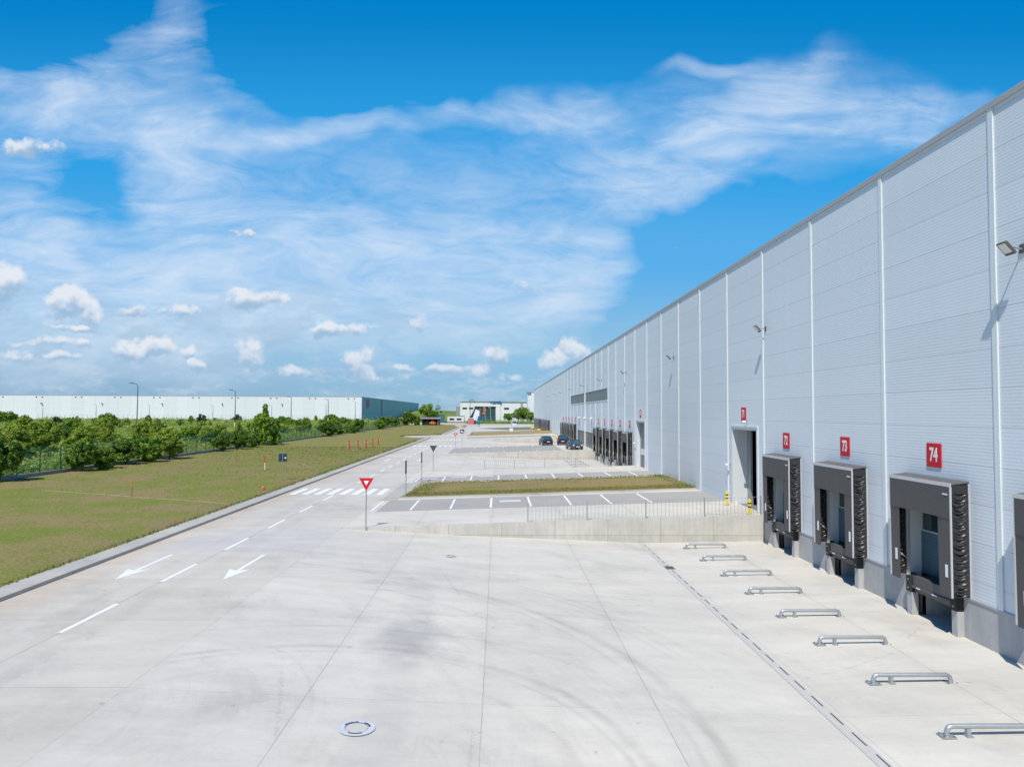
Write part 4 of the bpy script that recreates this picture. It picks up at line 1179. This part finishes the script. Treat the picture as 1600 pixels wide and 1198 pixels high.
PB = {
    'dense': make_bush('b', 'round', 3.2, 1.5, 'leafdark', 36, 170, .15, seed=3),
    'dense2': make_bush('b', 'round', 3.1, 1.5, 'leafmid', 32, 160, .15, seed=8),
    'pale': make_bush('b', 'round', 4.4, 1.7, 'leaflight', 44, 150, .15, seed=4),
    'cone': make_bush('b', 'cone', 6.2, 2.6, 'leafmid', 70, 150, .17, seed=6, trunk=.12, limbs=14),
    'sparse': make_bush('b', 'sparse', 3.6, 1.5, 'leafdark', 20, 60, .15, z0=1.2, seed=7, limbs=16),
    'far': make_bush('b', 'round', 4.0, 2.6, 'leafmid', 60, 60, .26, seed=9),
    'tree': make_bush('b', 'sparse', 10.5, 4.6, 'leafmid', 34, 130, .34, z0=3.0, seed=12, trunk=.35, limbs=18),
    'round': make_bush('b', 'round', 3.6, 1.6, 'leafblue', 40, 60, .2, seed=13),
}
HG = 'bushes along the green fence'
BUSH = [
    (-42.5, 61.8, 1.05, 'dense', 'dark leafy bush at the far left end of the green fence'),
    (-41.7, 72.6, .95, 'dense', 'dark bush at the fence, first to the right of the bare fence posts'),
    (-41.5, 76.0, .82, 'dense2', 'lower green bush joined to the second dark bush at the fence'),
    (-42.1, 81.6, .95, 'dense', 'dark bush at the fence left of the tall yellowish one'),
    (-41.6, 86.0, 1.0, 'dense2', 'mid green bush touching the tall yellowish one at the fence'),
    (-41.6, 91.2, 1.0, 'pale', 'tall yellowish green bush at the fence in front of the lamp post'),
    (-41.8, 108.5, .75, 'dense', 'small bush at the fence left of the tall cone-shaped tree'),
    (-41.6, 115.0, .9, 'dense', 'bush at the fence just left of the tall cone-shaped tree'),
    (-41.7, 121.0, .8, 'dense2', 'yellowish bush at the foot of the cone-shaped tree'),
    (-41.9, 176.0, 1.35, 'dense', 'big bush at the fence in the middle of the lawn side'),
    (-41.7, 187.0, .9, 'dense', 'bush at the fence right of the big middle bush'),
    (-41.6, 203.0, 1.0, 'dense2', 'bush at the fence behind the first red standpipe'),
    (-41.8, 214.0, 1.15, 'dense', 'bush at the fence below the corner of the far warehouse'),
    (-41.9, 262.0, 1.5, 'dense', 'wide bush at the fence before the teal warehouse side'),
    (-41.6, 252.0, 1.2, 'dense2', 'pale bush at the fence before the teal warehouse side'),
    (-41.5, 290.0, 1.1, 'dense', 'narrow bush at the fence past the wide one'),
    (-41.2, 326.0, 2.0, 'dense', 'large bush at the end of the green fence'),
    (-38.6, 336.0, 1.6, 'dense2', 'last bush beside the dark shed'),
]
for x, y, s, k, l in BUSH: place_plant('bush', PB[k], x, y, s, l, 'bush', HG)
place_plant('conifer_tree', PB['cone'], -42.2, 130.0, 1.02, 'tall cone-shaped green tree rising above the green fence', 'tree', None)
place_plant('tree', PB['tree'], -33.5, 352.0, 1.02, 'loose crowned tree standing behind the dark shed', 'tree', None)
for (x, y, s, l) in ((6.5, 430, .62, 'young tree in front of the office by the white van'), (12.5, 430, .7, 'left one of two young trees in front of the far white wall'), (15.5, 425, .85, 'taller of two young trees in front of the far white wall'), (19.5, 410, .6, 'young tree at the corner of the long warehouse')):
    place_plant('young_tree', PB['tree'], x, y, s, l, 'tree', 'young trees before the office')
# skyline shrubs in the field
FG = 'taller shrubs of the field against the white warehouse'
for (x, y, s, k, l) in (
    (-150, 245, 1.15, 'round', 'dark round shrub at the foot of the leftmost thin lamp post'), (-155, 265, 1.0, 'sparse', 'thin loose shrub in the field right of the leftmost round one'),
    (-133, 245, 1.25, 'far', 'bushy light shrub in the field before the white warehouse'), (-141, 260, 1.25, 'round', 'small round dark shrub standing clear against the white warehouse'),
    (-78, 165, 1.05, 'sparse', 'thin branching shrub beside the first tall lamp post'), (-135, 327, 1.2, 'round', 'small round shrub left of the second tall lamp post'),
    (-127, 350, 1.1, 'round', 'small shrub right behind the second tall lamp post'), (-116, 352, 1.2, 'far', 'shrub standing between the second and third lamp posts'), (-92, 395, 1.3, 'far', 'shrub near the white corner of the far warehouse'),
    (-205, 300, 1.5, 'far', 'broad shrub at the far left of the field')):
    place_plant('shrub', PB[k], x, y, s, l, 'shrub', FG)
# scrub covering the field behind the fence
def in_view(x, y): return x > -.80 * y - 6
pts = []; rads = []; sizes = []
rs = np.random.default_rng(21)
def hmap(x, y): return .5 + .5 * math.sin(x * .11 + 1.3 * math.sin(y * .07)) * math.sin(y * .083 + 2 + math.sin(x * .05))
while len(pts) < 5200:
    y = 38 + 430 * rs.uniform() ** 1.5; x = -44.5 - rs.uniform() ** 1.2 * (.80 * y - 36)
    if not in_view(x, y) or x > -44.5: continue
    hm = hmap(x, y)
    if rs.uniform() > .12 + .9 * hm: continue
    far = min(1.0, y / 260)
    big_ = hm > .55 and rs.uniform() < .5
    tall = (2.0 if y > 62 else 1.5) * (.5 + .6 * hm) if big_ else rs.uniform(.2, .8)
    if x > -60 and y > 120: tall *= .55
    if y > 130: tall *= .75
    if x > -75 and y > 210: tall = min(tall, 1.2)
    r = rs.uniform(.5, .95) * (1 + far * 1.2)
    pts.append((x, y, max(.25, tall * rs.uniform(.35, 1.0)))); rads.append(r); sizes.append(.11 + .20 * far)
rng = np.random.default_rng(5)
me = leaf_mesh('field_scrub', pts, rads, 44, np.array(sizes), squash=.75); me.materials.append(MAT['scrub'])
tag(new_obj('field_scrub', me), 'tangled green scrub covering the field behind the green fence', None, None, 'stuff')
# tall scrub clumps near the fence, behind it
for i, (x, y, s, k) in enumerate(((-51, 66, .7, 'sparse'), (-56, 80, .8, 'pale'), (-49, 84, .8, 'pale'), (-62, 96, 1.1, 'pale'), (-52, 104, .7, 'sparse'), (-70, 112, .9, 'pale'), (-58, 118, .9, 'pale'), (-85, 130, 1.2, 'pale'), (-74, 134, 1.0, 'dense2'), (-100, 150, 1.3, 'dense2'), (-60, 90, .9, 'pale'), (-92, 168, 1.1, 'pale'), (-110, 185, 1.3, 'dense2'), (-86, 150, 1.0, 'dense2'))):
    place_plant('wild_bush', PB[k], x, y, s, 'wild leafy bush in the scrub behind the green fence', 'bush', 'wild bushes in the scrub')
rw = random.Random(77); nw = 0
while nw < 170:
    y = (64 + 80 * rw.random()) if nw % 5 == 0 else 120 + 320 * rw.random() ** 1.1; x = -47 - rw.random() ** 1.2 * max(4, .78 * y - 47)
    if hmap(x, y) < rw.random() * .9: continue
    nw += 1
    place_plant('wild_bush', PB[rw.choice(['dense2', 'pale', 'pale', 'far', 'sparse', 'sparse'] if y > 150 else ['pale', 'pale', 'sparse'])], x, y, rw.uniform(.35, .95), 'wild leafy bush in the scrub behind the green fence', 'bush', 'wild bushes in the scrub', sz=rw.uniform(.4, 1.0) * (.75 if y < 120 else 1.0))
# short grass tufts on the lawn and the island
def tufts(name, n, area, z, seed, hgt, m):
    global rng
    rng = np.random.default_rng(seed); x0, x1, y0, y1 = area
    x = rng.uniform(x0, x1, n); y = y0 + (y1 - y0) * rng.uniform(0, 1, n) ** 1.6
    ang = rng.uniform(0, 6.28, n); h = hgt * rng.uniform(.4, 1.2, n) * (1 + (y - y0) / 60); w = .035 * rng.uniform(.5, 1.3, n) * (1 + (y - y0) / 50)
    lx = rng.normal(size=n) * h * .5; ly = rng.normal(size=n) * h * .5
    zz = np.array([z(a) for a in x]) if callable(z) else np.full(n, z)
    v = np.empty((n, 3, 3), np.float32)
    v[:, 0] = np.stack([x - w * np.cos(ang), y - w * np.sin(ang), zz], 1); v[:, 1] = np.stack([x + w * np.cos(ang), y + w * np.sin(ang), zz], 1); v[:, 2] = np.stack([x + lx, y + ly, zz + h], 1)
    me = bpy.data.meshes.new(name); me.vertices.add(n * 3); me.vertices.foreach_set('co', v.reshape(-1)); me.loops.add(n * 3); me.loops.foreach_set('vertex_index', np.arange(n * 3, dtype=np.int32))
    me.polygons.add(n); me.polygons.foreach_set('loop_start', np.arange(0, n * 3, 3, dtype=np.int32)); me.polygons.foreach_set('loop_total', np.full(n, 3, np.int32)); me.update()
    me.materials.append(MAT[m]); return tag(new_obj(name, me), None, None, None, 'stuff')
MAT['blade'] = leaf_mat('grass_blades', (.20, .21, .05), (.31, .34, .08), (.44, .38, .2), .35)
tufts('lawn_grass', 60000, (-42.2, -17.25, 22, 125), .06, 31, .055, 'blade')['label'] = 'short patchy grass growing on the lawn'
tufts('kerb_weeds', 3500, (-17.25, -17.0, 18, 150), .11, 37, .12, 'blade')['label'] = 'grass blades spilling over the kerb'
tufts('island_grass', 26000, (-6.6, 14.2, 51.6, 61.4), lambda a: interp(ACC, a) + .14, 32, .06, 'blade')['label'] = 'rough grass growing on the island'
tufts('weeds', 700, (13.2, 14.3, 51.3, 61.5), lambda a: interp(ACC, a) + .1, 33, .2, 'blade')['label'] = 'dry weeds at the foot of the warehouse wall'
def fieldfar():
    b = MB(); rr = random.Random(3)
    pts = []; rads = []
    for k in range(700):
        a = rr.uniform(-1, 1); x = -420 + 1000 * rr.random(); y = 900 + 500 * rr.random()
        pts.append((x, y, rr.uniform(0, 4))); rads.append(rr.uniform(3, 6))
    return pts, rads
fp, fr = fieldfar(); rng = np.random.default_rng(7)
me = leaf_mesh('treeline', fp, fr, 22, 1.4); me.materials.append(MAT['leafblue']); tag(new_obj('treeline', me), 'dark line of far trees on the horizon', None, None, 'stuff')

# ------------------------------------------------------------------ green fence
t = thing('green_fence', 'long green mesh fence on a low concrete base along the lawn', 'fence', (-43.0, 40, 0))
b = MB(); b.box(-.14, .14, -60, 305, -.1, .42); b.build('base_wall', 'oldwall', t)
b = MB(); b.quad((0, -60, .42), (0, 305, .42), (0, 305, 2.75), (0, -60, 2.75)); b.build('mesh_screen', 'greenmesh', t)
bp = MB(); bp.box(-.035, .035, -.035, .035, .3, 2.9); p0 = bp.build('post', 'greenpost', t); p0.location = (.05, -10, 0)
for k in range(1, 99):
    c = p0.copy(); COL.objects.link(c); c.parent = t; c.location = (.05, -10 + 3.15 * k, 0)

# ------------------------------------------------------------------ tall lamp posts
def lamp_post(x, y, h, label, thin=1.0, group='lamp posts in the field', flip=-1, base=True):
    t = thing('street_lamp', label, 'street lamp', (x, y, 0), 0, group)
    b = MB(); b.tube([(0, 0, 0), (0, 0, h * .55), (0, 0, h - .5), (flip * .25, 0, h - .12), (flip * 1.1, 0, h + .05)], [.13 * thin, .10 * thin, .07 * thin, .06 * thin, .05 * thin], 8); b.build('pole', 'signback' if thin < 1.6 else 'post', t)
    if base:
        b = MB(); b.tube([(0, 0, 0), (0, 0, 3.2)], .15 * thin, 8); b.build('pole_sleeve', 'lens', t)
    b = MB(); b.box(flip * 1.2 - .55, flip * 1.2 + .35, -.22, .22, h + .0, h + .14); b.build('lamp_head', 'signback', t)
lamp_post(-76.8, 153, 12, 'tall lamp post nearest the left side, rising from the scrub', 1.0)
lamp_post(-72.6, 198, 12, 'second tall lamp post from the left beside the cone-shaped tree', 1.1)
lamp_post(-81.5, 282, 12, 'third tall lamp post, right of the cone-shaped tree', 1.3)
lamp_post(-80, 337, 12, 'fourth tall lamp post before the white warehouse', 1.5)
lamp_post(-79, 396, 12, 'fifth tall lamp post near the corner of the white warehouse', 1.6)
dl = ['first', 'second', 'third', 'fourth', 'fifth', 'sixth', 'seventh']
for i, u in enumerate((-302, -267, -232, -190, -151, -115)):
    lamp_post(u, 478, 10.4, '%s small lamp post from the left, close to the white warehouse front' % dl[i], 1.7, 'small lamp posts close to the white warehouse')

# ------------------------------------------------------------------ far buildings
t = thing('far_warehouse', 'huge white warehouse with a teal side beyond the field', 'warehouse', (-96.5, 506, 0))
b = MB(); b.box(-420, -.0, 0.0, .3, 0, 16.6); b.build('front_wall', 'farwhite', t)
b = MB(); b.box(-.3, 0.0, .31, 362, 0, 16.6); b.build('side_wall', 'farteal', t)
b = MB(); b.box(-420, 0.05, -.05, 362, 16.6, 16.9); b.build('roof', 'coping', t)
b = MB(); b.box(-420, -.3, .3, 1, 0, 1.2); b.build('plinth', 'plinth', t)
for k in range(14):
    x = -5.0 - 27.3 * k
    for dx in (0, 4.2): 
        b = MB(); b.box(x - dx - .8, x - dx, -.3, -.01, 15.4, 15.9); b.build('vent', 'signback', t)
for k in range(9):
    x = -56 - 42 * k
    b = MB(); b.box(x - .3, x + .3, -1.0, -.01, 10.8, 11.5); b.build('wall_lamp', 'signback', t)
b = MB(); b.box(.0, .12, 16, 29, 9.2, 15.4); b.build('red_sign', plain('faded_red', (.50, .16, .20), .6), t)
b = MB(); b.box(.0, .35, 84, 88, 0, 16.6); b.build('side_pilaster', plain('mauve_panel', (.22, .28, .36), .6), t)
# fence of the far warehouse
t = thing('field_fence', 'thin wire fence in front of the white warehouse', 'fence', (-300, 470, 0))
b = MB()
for k in range(120): b.box(k * 2.9 - .06, k * 2.9 + .06, -.06, .06, 0, 3.4)
pp = b.build('post', 'post', t); pp['kind'] = 'stuff'
b = MB(); b.tube([(0, 0, 3.3), (345, 0, 3.3)], .03, 4); b.tube([(0, 0, 1.8), (345, 0, 1.8)], .03, 4); b.build('rail', 'post', t)

# office
t = thing('office_building', 'white two storey office with a tall glazed centre at the end of the road', 'office building', (-27.5, 520, 0))
b = MB(); b.box(0, 10.4, 0, 20, 0, 13.8); b.box(10.4, 26, .0, 20, 10.6, 13.4); b.box(26, 29.5, -.4, 20, 0, 13.9); b.box(29.5, 62, 0.1, 20, 0, 13.9); b.build('wall', 'whitewall', t)
b = MB(); b.box(10.4, 26, 1.0, 1.4, 0, 10.6); gl_ = b.build('curtain_wall', 'winglass', t)
for k in range(5):
    b = MB(); b.box(10.5 + 3.85 * k, 10.65 + 3.85 * k, .7, 1.0, 0, 10.6); b.build('mullion', 'white', t)
for k, (x, z, m) in enumerate(((10.9, 8.6, 'tile'), (14.7, 9.4, 'red'), (16.6, 9.2, 'white'), (18.6, 9.4, 'red'), (20.2, 9.4, 'white'), (11.2, 4.6, 'orange'), (16.2, 4.8, 'orange'), (11.0, 1.2, 'blueplastic'), (11.4, 6.4, 'blueplastic'), (16.4, 2.2, 'blueplastic'), (16.8, 7.0, 'orange'))):
    b = MB(); b.box(x, x + 1.8, .85, 1.0, z, z + 1.5); b.build('coloured_panel', m, t)
for (x, w) in ((1.6, 3.4), (6.4, 3.2), (32, 3.6), (46, 3.2), (51, 2.2)):
    b = MB(); b.box(x, x + w, -.04, .08, 8.4, 9.8); b.build('window', 'glass', t)
for (x, w, z) in ((32.0, 2.0, 4.4), (35.0, 2.8, 4.4)):
    b = MB(); b.box(x, x + w, -.04, .08, z, z + 1.1); b.build('window', 'glass', t)
b = MB(); b.box(-.1, 62, -.5, 20.1, 13.9, 14.1); b.build('roof_edge', 'coping', t)
b = MB(); b.hexa([(24, -1, 13.5), (30, -1, 12.8), (30, 3, 12.8), (24, 3, 13.5)], [(21, -1, 14.4), (30, -1, 14.4), (30, 3, 14.4), (21, 3, 14.4)]); b.build('blue_canopy', 'blueplastic', t)
for (x, w, h) in ((6, 1.4, 1.4), (8.2, 1.2, 1.8), (10, .9, 1.2), (14, .8, .8), (38, 1.2, .6)):
    b = MB(); b.box(x, x + w, 5, 7, 14.1, 14.1 + h); b.build('roof_unit', 'post', t)
b = MB(); b.box(44.0, 46.0, -.03, .1, 0, 13.5); b.build('grey_panel', plain('grey_render', (.42, .42, .40), .7), t)
b = MB(); b.box(-3.2, -.1, 4, 12, 3, 10.5); b.build('side_stair', 'post', t)
# tall block
t = thing('end_block', 'tall white block with a grey side past the end of the long warehouse', 'building', (18.2, 430, 0))
b = MB(); b.box(2.0, 4.6, 0, 12, 0, 18.4); b.build('white_wall', 'whitewall', t)
b = MB(); b.box(-.3, 1.99, 1, 13, 0, 17.8); b.build('grey_wall', 'clad', t)
b = MB(); b.box(-.5, 4.8, -.2, 13, 18.4, 18.7); b.build('roof', 'coping', t)
# gatehouse
t = thing('gatehouse', 'low white gatehouse with two dark windows left of the office', 'gatehouse', (-30.4, 430, 0))
b = MB(); b.box(0, 10, 0, 6, 0, 4.0); b.build('wall', 'whitewall', t)
b = MB(); b.box(-.25, 10.25, -.25, 6.2, 4.0, 4.2); b.build('roof', 'coping', t)
for x in (1.2, 5.6):
    b = MB(); b.box(x, x + 2.9, -.06, .05, 1.5, 2.6); b.build('window', 'glass', t)
b = MB(); b.box(-1, 11, -3, -2.8, 0, .7); b.build('barrier', 'shedroof', t)
# dark shed with an orange loader in it
t = thing('open_shed', 'dark open fronted shed with a mauve roof at the end of the lawn', 'shed', (-35.6, 335, 0))
b = MB(); b.hexa([(-.4, -1.2, 3.0), (8.6, -1.2, 3.0), (8.6, 5, 3.5), (-.4, 5, 3.5)], [(-.4, -1.2, 3.25), (8.6, -1.2, 3.25), (8.6, 5, 3.75), (-.4, 5, 3.75)]); b.build('roof', 'shedroof', t)
b = MB(); b.box(0, .2, -.6, 4.6, 0, 3.0); b.box(7.2, 8.2, -.6, 4.6, 0, 3.0); b.box(.2, 7.2, 4.4, 4.6, 0, 3.0); b.build('wall', 'shedwall', t)
for x in (2.4, 4.8):
    b = MB(); b.box(x, x + .15, -.6, -.45, 0, 3.0); b.build('post', 'shedwall', t)
b = MB(); b.box(.3, 3.0, 1, 3.2, 0, 1.6); b.build('stored_container', 'tealbox', t)
t = thing('loader', 'orange loader parked inside the open shed', 'loader', (-30.6, 334.5, 0))
b = MB(); b.box(-1.6, 1.4, 0, 1.8, .6, 1.5); b.hexa([(-.9, .1, 1.5), (.7, .1, 1.5), (.7, 1.7, 1.5), (-.9, 1.7, 1.5)], [(-.6, .3, 2.4), (.5, .3, 2.4), (.5, 1.5, 2.4), (-.6, 1.5, 2.4)]); b.build('body', 'orange', t, bevel=.05)
for x in (-1.1, .9):
    for y in (-.05, 1.55): b = MB(); b.tube([(x, y, .5), (x, y + .3, .5)], .5, 14); b.build('wheel', 'rubber', t)
b = MB(); b.tube([(1.2, .5, 1.3), (2.0, .5, 1.6), (2.3, .5, .7)], .12, 6); b.box(2.1, 2.7, 0, 1.8, .3, 1.0); b.build('bucket', 'orange', t)
# teal shed and tiled roof farther back
t = thing('teal_shed', 'small teal shed between the tree and the gatehouse', 'shed', (-36.0, 420, 0))
b = MB(); b.box(0, 4.2, 0, 5, 0, 4.9); b.build('wall', 'tealbox', t); b = MB(); b.box(-.2, 4.4, -.2, 5.2, 4.9, 5.05); b.build('roof', 'post', t)
b = MB(); nh = 20
for i in range(nh + 1):
    for j in range(9):
        u, v = i / nh, j / 8; b.v.append((-260 + 330 * u, 640 + 420 * v, -.2 + 8.5 * math.sin(math.pi * v) ** 1.5 * math.sin(math.pi * u) ** .6))
for i in range(nh):
    for j in range(8):
        a = i * 9 + j; b.f.append((a, a + 9, a + 10, a + 1))
structure(b.build('hill', 'field', smooth=True))
# items before the office
t = thing('red_kiosk', 'small red kiosk at the end of the road', 'kiosk', (-15.6, 372, 0))
b = MB(); b.box(0, 3.0, 0, 2, .1, 2.9); b.build('wall', plain('pink_red', (.62, .16, .15), .6), t); b = MB(); b.box(3.02, 4.4, .2, 1.8, 0, 2.0); b.build('side_box', 'signback', t); b = MB(); b.box(-.1, 3.1, -.1, 2.1, 2.9, 3.05); b.build('roof', 'coping', t)
t = thing('banner_stand', 'blue and white banner stand beside the red kiosk', 'banner', (-15.4, 420, 0))
b = MB(); b.hexa([(0, 0, 1), (4.2, 0, 1), (4.2, .6, 1), (0, .6, 1)], [(2.2, 0, 8.0), (4.6, 0, 7.2), (4.6, .6, 7.2), (2.2, .6, 8.0)]); b.build('white_panel', 'white', t)
b = MB(); b.hexa([(-1.2, .2, 3), (1.2, .2, 3), (1.2, .7, 3), (-1.2, .7, 3)], [(1.8, .2, 8.8), (3.2, .2, 8.4), (3.2, .7, 8.4), (1.8, .7, 8.8)]); b.build('dark_panel', 'navy', t)
b = MB(); b.box(3.6, 5.2, -.2, .2, 0, 4.0); b.build('blue_panel', 'blueplastic', t)
b = MB(); b.box(.2, .4, 0, .3, 0, 3); b.box(3.4, 3.6, 0, .3, 0, 3); b.build('leg', 'post', t)
b = MB(); b.box(-19, 30, 402, 403, 0, .7); o = b.build('hedge_base', 'leafmid'); bpy.data.objects.remove(o)
rng = np.random.default_rng(17)
hp = [(-17 + 48 * k / 170, 392 + 3 * math.sin(k), .5) for k in range(170)]
me = leaf_mesh('grass_strip', hp, [.9] * len(hp), 40, .3); me.materials.append(MAT['scrub']); tag(new_obj('grass_strip', me), 'strip of long grass before the office', None, None, 'stuff')
t = thing('office_fence', 'green wire fence in front of the office', 'fence', (-14, 405, 0))
b = MB(); b.quad((0, 0, .1), (40, 0, .1), (40, 0, 2.2), (0, 0, 2.2)); b.build('mesh_screen', 'greenmesh', t)
for k in range(14): b = MB(); b.box(k * 3 - .05, k * 3 + .05, .02, .12, 0, 2.4); b.build('post', 'greenpost', t)
lamp_post(-15.6, 400, 13.2, 'slim lamp post in front of the office', 1.4, None, 1, False)
t = thing('blue_bin', 'small blue bin at the road end', 'bin', (-9.6, 360, 0))
b = MB(); b.hexa([(-.7, 0, .1), (.7, 0, .1), (.7, 1, .1), (-.7, 1, .1)], [(-.85, -.1, 1.2), (.85, -.1, 1.2), (.85, 1.1, 1.2), (-.85, 1.1, 1.2)]); b.build('body', 'blueplastic', t); b = MB(); b.box(-.9, .9, -.15, 1.15, 1.2, 1.32); b.build('lid', 'navy', t)
t = thing('white_cabinet', 'white cabinet standing behind the dark grass strip', 'cabinet', (3.9, 206, .55))
b = MB(); b.box(-.5, .5, 0, .6, 0, 1.1); b.build('body', 'white', t, bevel=.02); b = MB(); b.box(-.55, .55, -.05, .65, 1.1, 1.16); b.build('lid', 'white', t); b = MB(); b.box(-.02, .02, -.012, -.002, .05, 1.05); b.build('door_gap', 'post', t)

# ------------------------------------------------------------------ vehicles
def car(x, y, z, rz, paint, label, L=4.5, Wd=1.82, H=1.48, suv=0.0, van=False):
    t = thing('parked_car', label, 'car' if not van else 'van', (x, y, z), rz, None if van else 'dark cars parked by the warehouse')
    hw = Wd / 2
    # side profile stations (along the length, front = -L/2): x, hood/belt height, half width
    if van: st = [(-.5, .55, .86), (-.47, .85, .95), (-.36, 1.05, 1.0), (-.2, 1.1, 1.0), (.3, 1.1, 1.0), (.49, 1.1, .98), (.5, .6, .95)]
    else: st = [(-.5, .55, .78), (-.485, .68, .86), (-.42, .80, .95), (-.22, .90 + suv, 1.0), (.05, .94 + suv, 1.0), (.33, .98 + suv, .99), (.45, .98 + suv, .93), (.49, .85 + suv, .88), (.5, .6, .84)]
    b = MB()
    ring = []
    for (u, zt, wf) in st:
        yv = u * L; w = hw * wf
        ring.append([(-w * .92, yv, .24), (-w, yv, .40), (-w * 1.0, yv, zt * .72), (-w * .93, yv, zt * .97), (-w * .80, yv, zt), (w * .80, yv, zt), (w * .93, yv, zt * .97), (w, yv, zt * .72), (w, yv, .40), (w * .92, yv, .24)])
    for r_ in ring: b.v += r_
    n = 10
    for i in range(len(ring) - 1):
        for k in range(n):
            a = i * n + k; c = i * n + (k + 1) % n; b.f.append((a, c, c + n, a + n))
    b.f.append(tuple(range(n))); b.f.append(tuple((len(ring) - 1) * n + k for k in reversed(range(n))))
    b.build('body', paint, t, smooth=True)
    # greenhouse
    zb = (.90 + suv) if not van else 1.05
    cab = [(-.24, zb, .86), (-.06, H - .05, .72), (.22, H - .05, .72), (.44, zb + .04, .82)] if not van else [(-.36, zb, .92), (-.2, H - .06, .84), (.46, H - .06, .84), (.49, zb, .95)]
    b = MB(); q = []
    for (u, zt, wf) in cab: q += [(-hw * wf, u * L, zt), (hw * wf, u * L, zt)]
    b.v = q + [(-hw * .9, cab[0][0] * L, zb - .1), (hw * .9, cab[0][0] * L, zb - .1), (-hw * .9, cab[3][0] * L, zb - .1), (hw * .9, cab[3][0] * L, zb - .1)]
    b.f = [(0, 1, 3, 2), (2, 3, 5, 4), (4, 5, 7, 6), (0, 2, 4, 6), (1, 7, 5, 3), (0, 8, 9, 1), (6, 7, 11, 10), (0, 6, 10, 8), (1, 9, 11, 7)]
    b.build('windows', 'carglass', t)
    b = MB(); u0, u1 = cab[1][0] * L - .05, cab[2][0] * L + .08; b.hexa([(-hw * .73, u0, H - .055), (hw * .73, u0, H - .055), (hw * .73, u1, H - .055), (-hw * .73, u1, H - .055)], [(-hw * .62, u0 + .15, H), (hw * .62, u0 + .15, H), (hw * .62, u1 - .15, H), (-hw * .62, u1 - .15, H)])
    for s in (-1, 1):
        for (a, c) in ((0, 1), (2, 3)):
            p = cab[a]; r_ = cab[c]; b.tube([(s * hw * p[2], p[0] * L, p[1]), (s * hw * r_[2], r_[0] * L, r_[1])], .045, 5)
        b.tube([(s * hw * .80, .1 * L, zb), (s * hw * .73, .09 * L, H - .05)], .04, 5)
    b.build('roof', paint, t)
    for sx_ in (-1, 1):
        for yv in (-.31 * L, .30 * L):
            b = MB(); b.tube([(sx_ * (hw - .22), yv, .33), (sx_ * (hw + .005), yv, .33)], .33, 20); w = b.build('wheel', 'rubber', t, smooth=True)
            b = MB(); b.tube([(sx_ * (hw + .004), yv, .33), (sx_ * (hw + .018), yv, .33)], [.21, .18], 14); b.build('rim', 'hub', w)
        b = MB(); xa, xb = sorted((sx_ * hw * .52, sx_ * hw * .84)); b.hexa([(xa, -.497 * L - .02, .60), (xb, -.48 * L - .02, .60), (xb, -.46 * L, .60), (xa, -.46 * L, .60)], [(xa, -.49 * L - .02, .74), (xb, -.47 * L - .02, .74), (xb, -.45 * L, .76), (xa, -.45 * L, .76)]); b.build('headlight', 'headlight', t)
        b = MB(); b.box(xa, xb, .475 * L, .5 * L + .012, .72 + suv, .88 + suv); b.build('tail_light', 'taillight', t)
        b = MB(); b.hexa([(sx_ * hw * .98, -.19 * L, zb + .02), (sx_ * (hw + .17), -.19 * L, zb + .02), (sx_ * (hw + .17), -.165 * L, zb + .02), (sx_ * hw * .98, -.165 * L, zb + .02)], [(sx_ * hw * .98, -.19 * L, zb + .14), (sx_ * (hw + .15), -.19 * L, zb + .15), (sx_ * (hw + .15), -.165 * L, zb + .15), (sx_ * hw * .98, -.165 * L, zb + .14)]); b.build('mirror', paint, t)
    b = MB(); b.box(-hw * .45, hw * .45, -.5 * L - .012, -.5 * L + .03, .34, .56); b.build('grille', 'black', t)
    for s in (-1, 1):
        b = MB(); b.box(-.26, .26, s * (.5 * L + .022) - .008, s * (.5 * L + .022) + .008, .42 if s < 0 else .60, .53 if s < 0 else .71); b.build('number_plate', 'white', t)
    return t
zA = lambda x: interp(ACC, x) + .01
car(11.7, 108.6, zA(11.7), R(8), 'carpaint', 'dark car closest to the camera, facing it with its windscreen lit', 4.6, 1.85, 1.45)
car(11.35, 127.6 - 3, zA(11.35), R(176), 'carpaintb', 'dark violet car parked between the other two, rear to the camera', 4.5, 1.85, 1.62, .05)
car(8.45, 124.8, zA(8.45), R(188), 'carpaint', 'black hatchback, leftmost of the three parked cars', 4.4, 1.82, 1.6, .04)
car(7.6, 336, .02, R(6), 'carwhite', 'white van parked on the pale ground before the office', 5.2, 2.0, 2.1, 0, True)
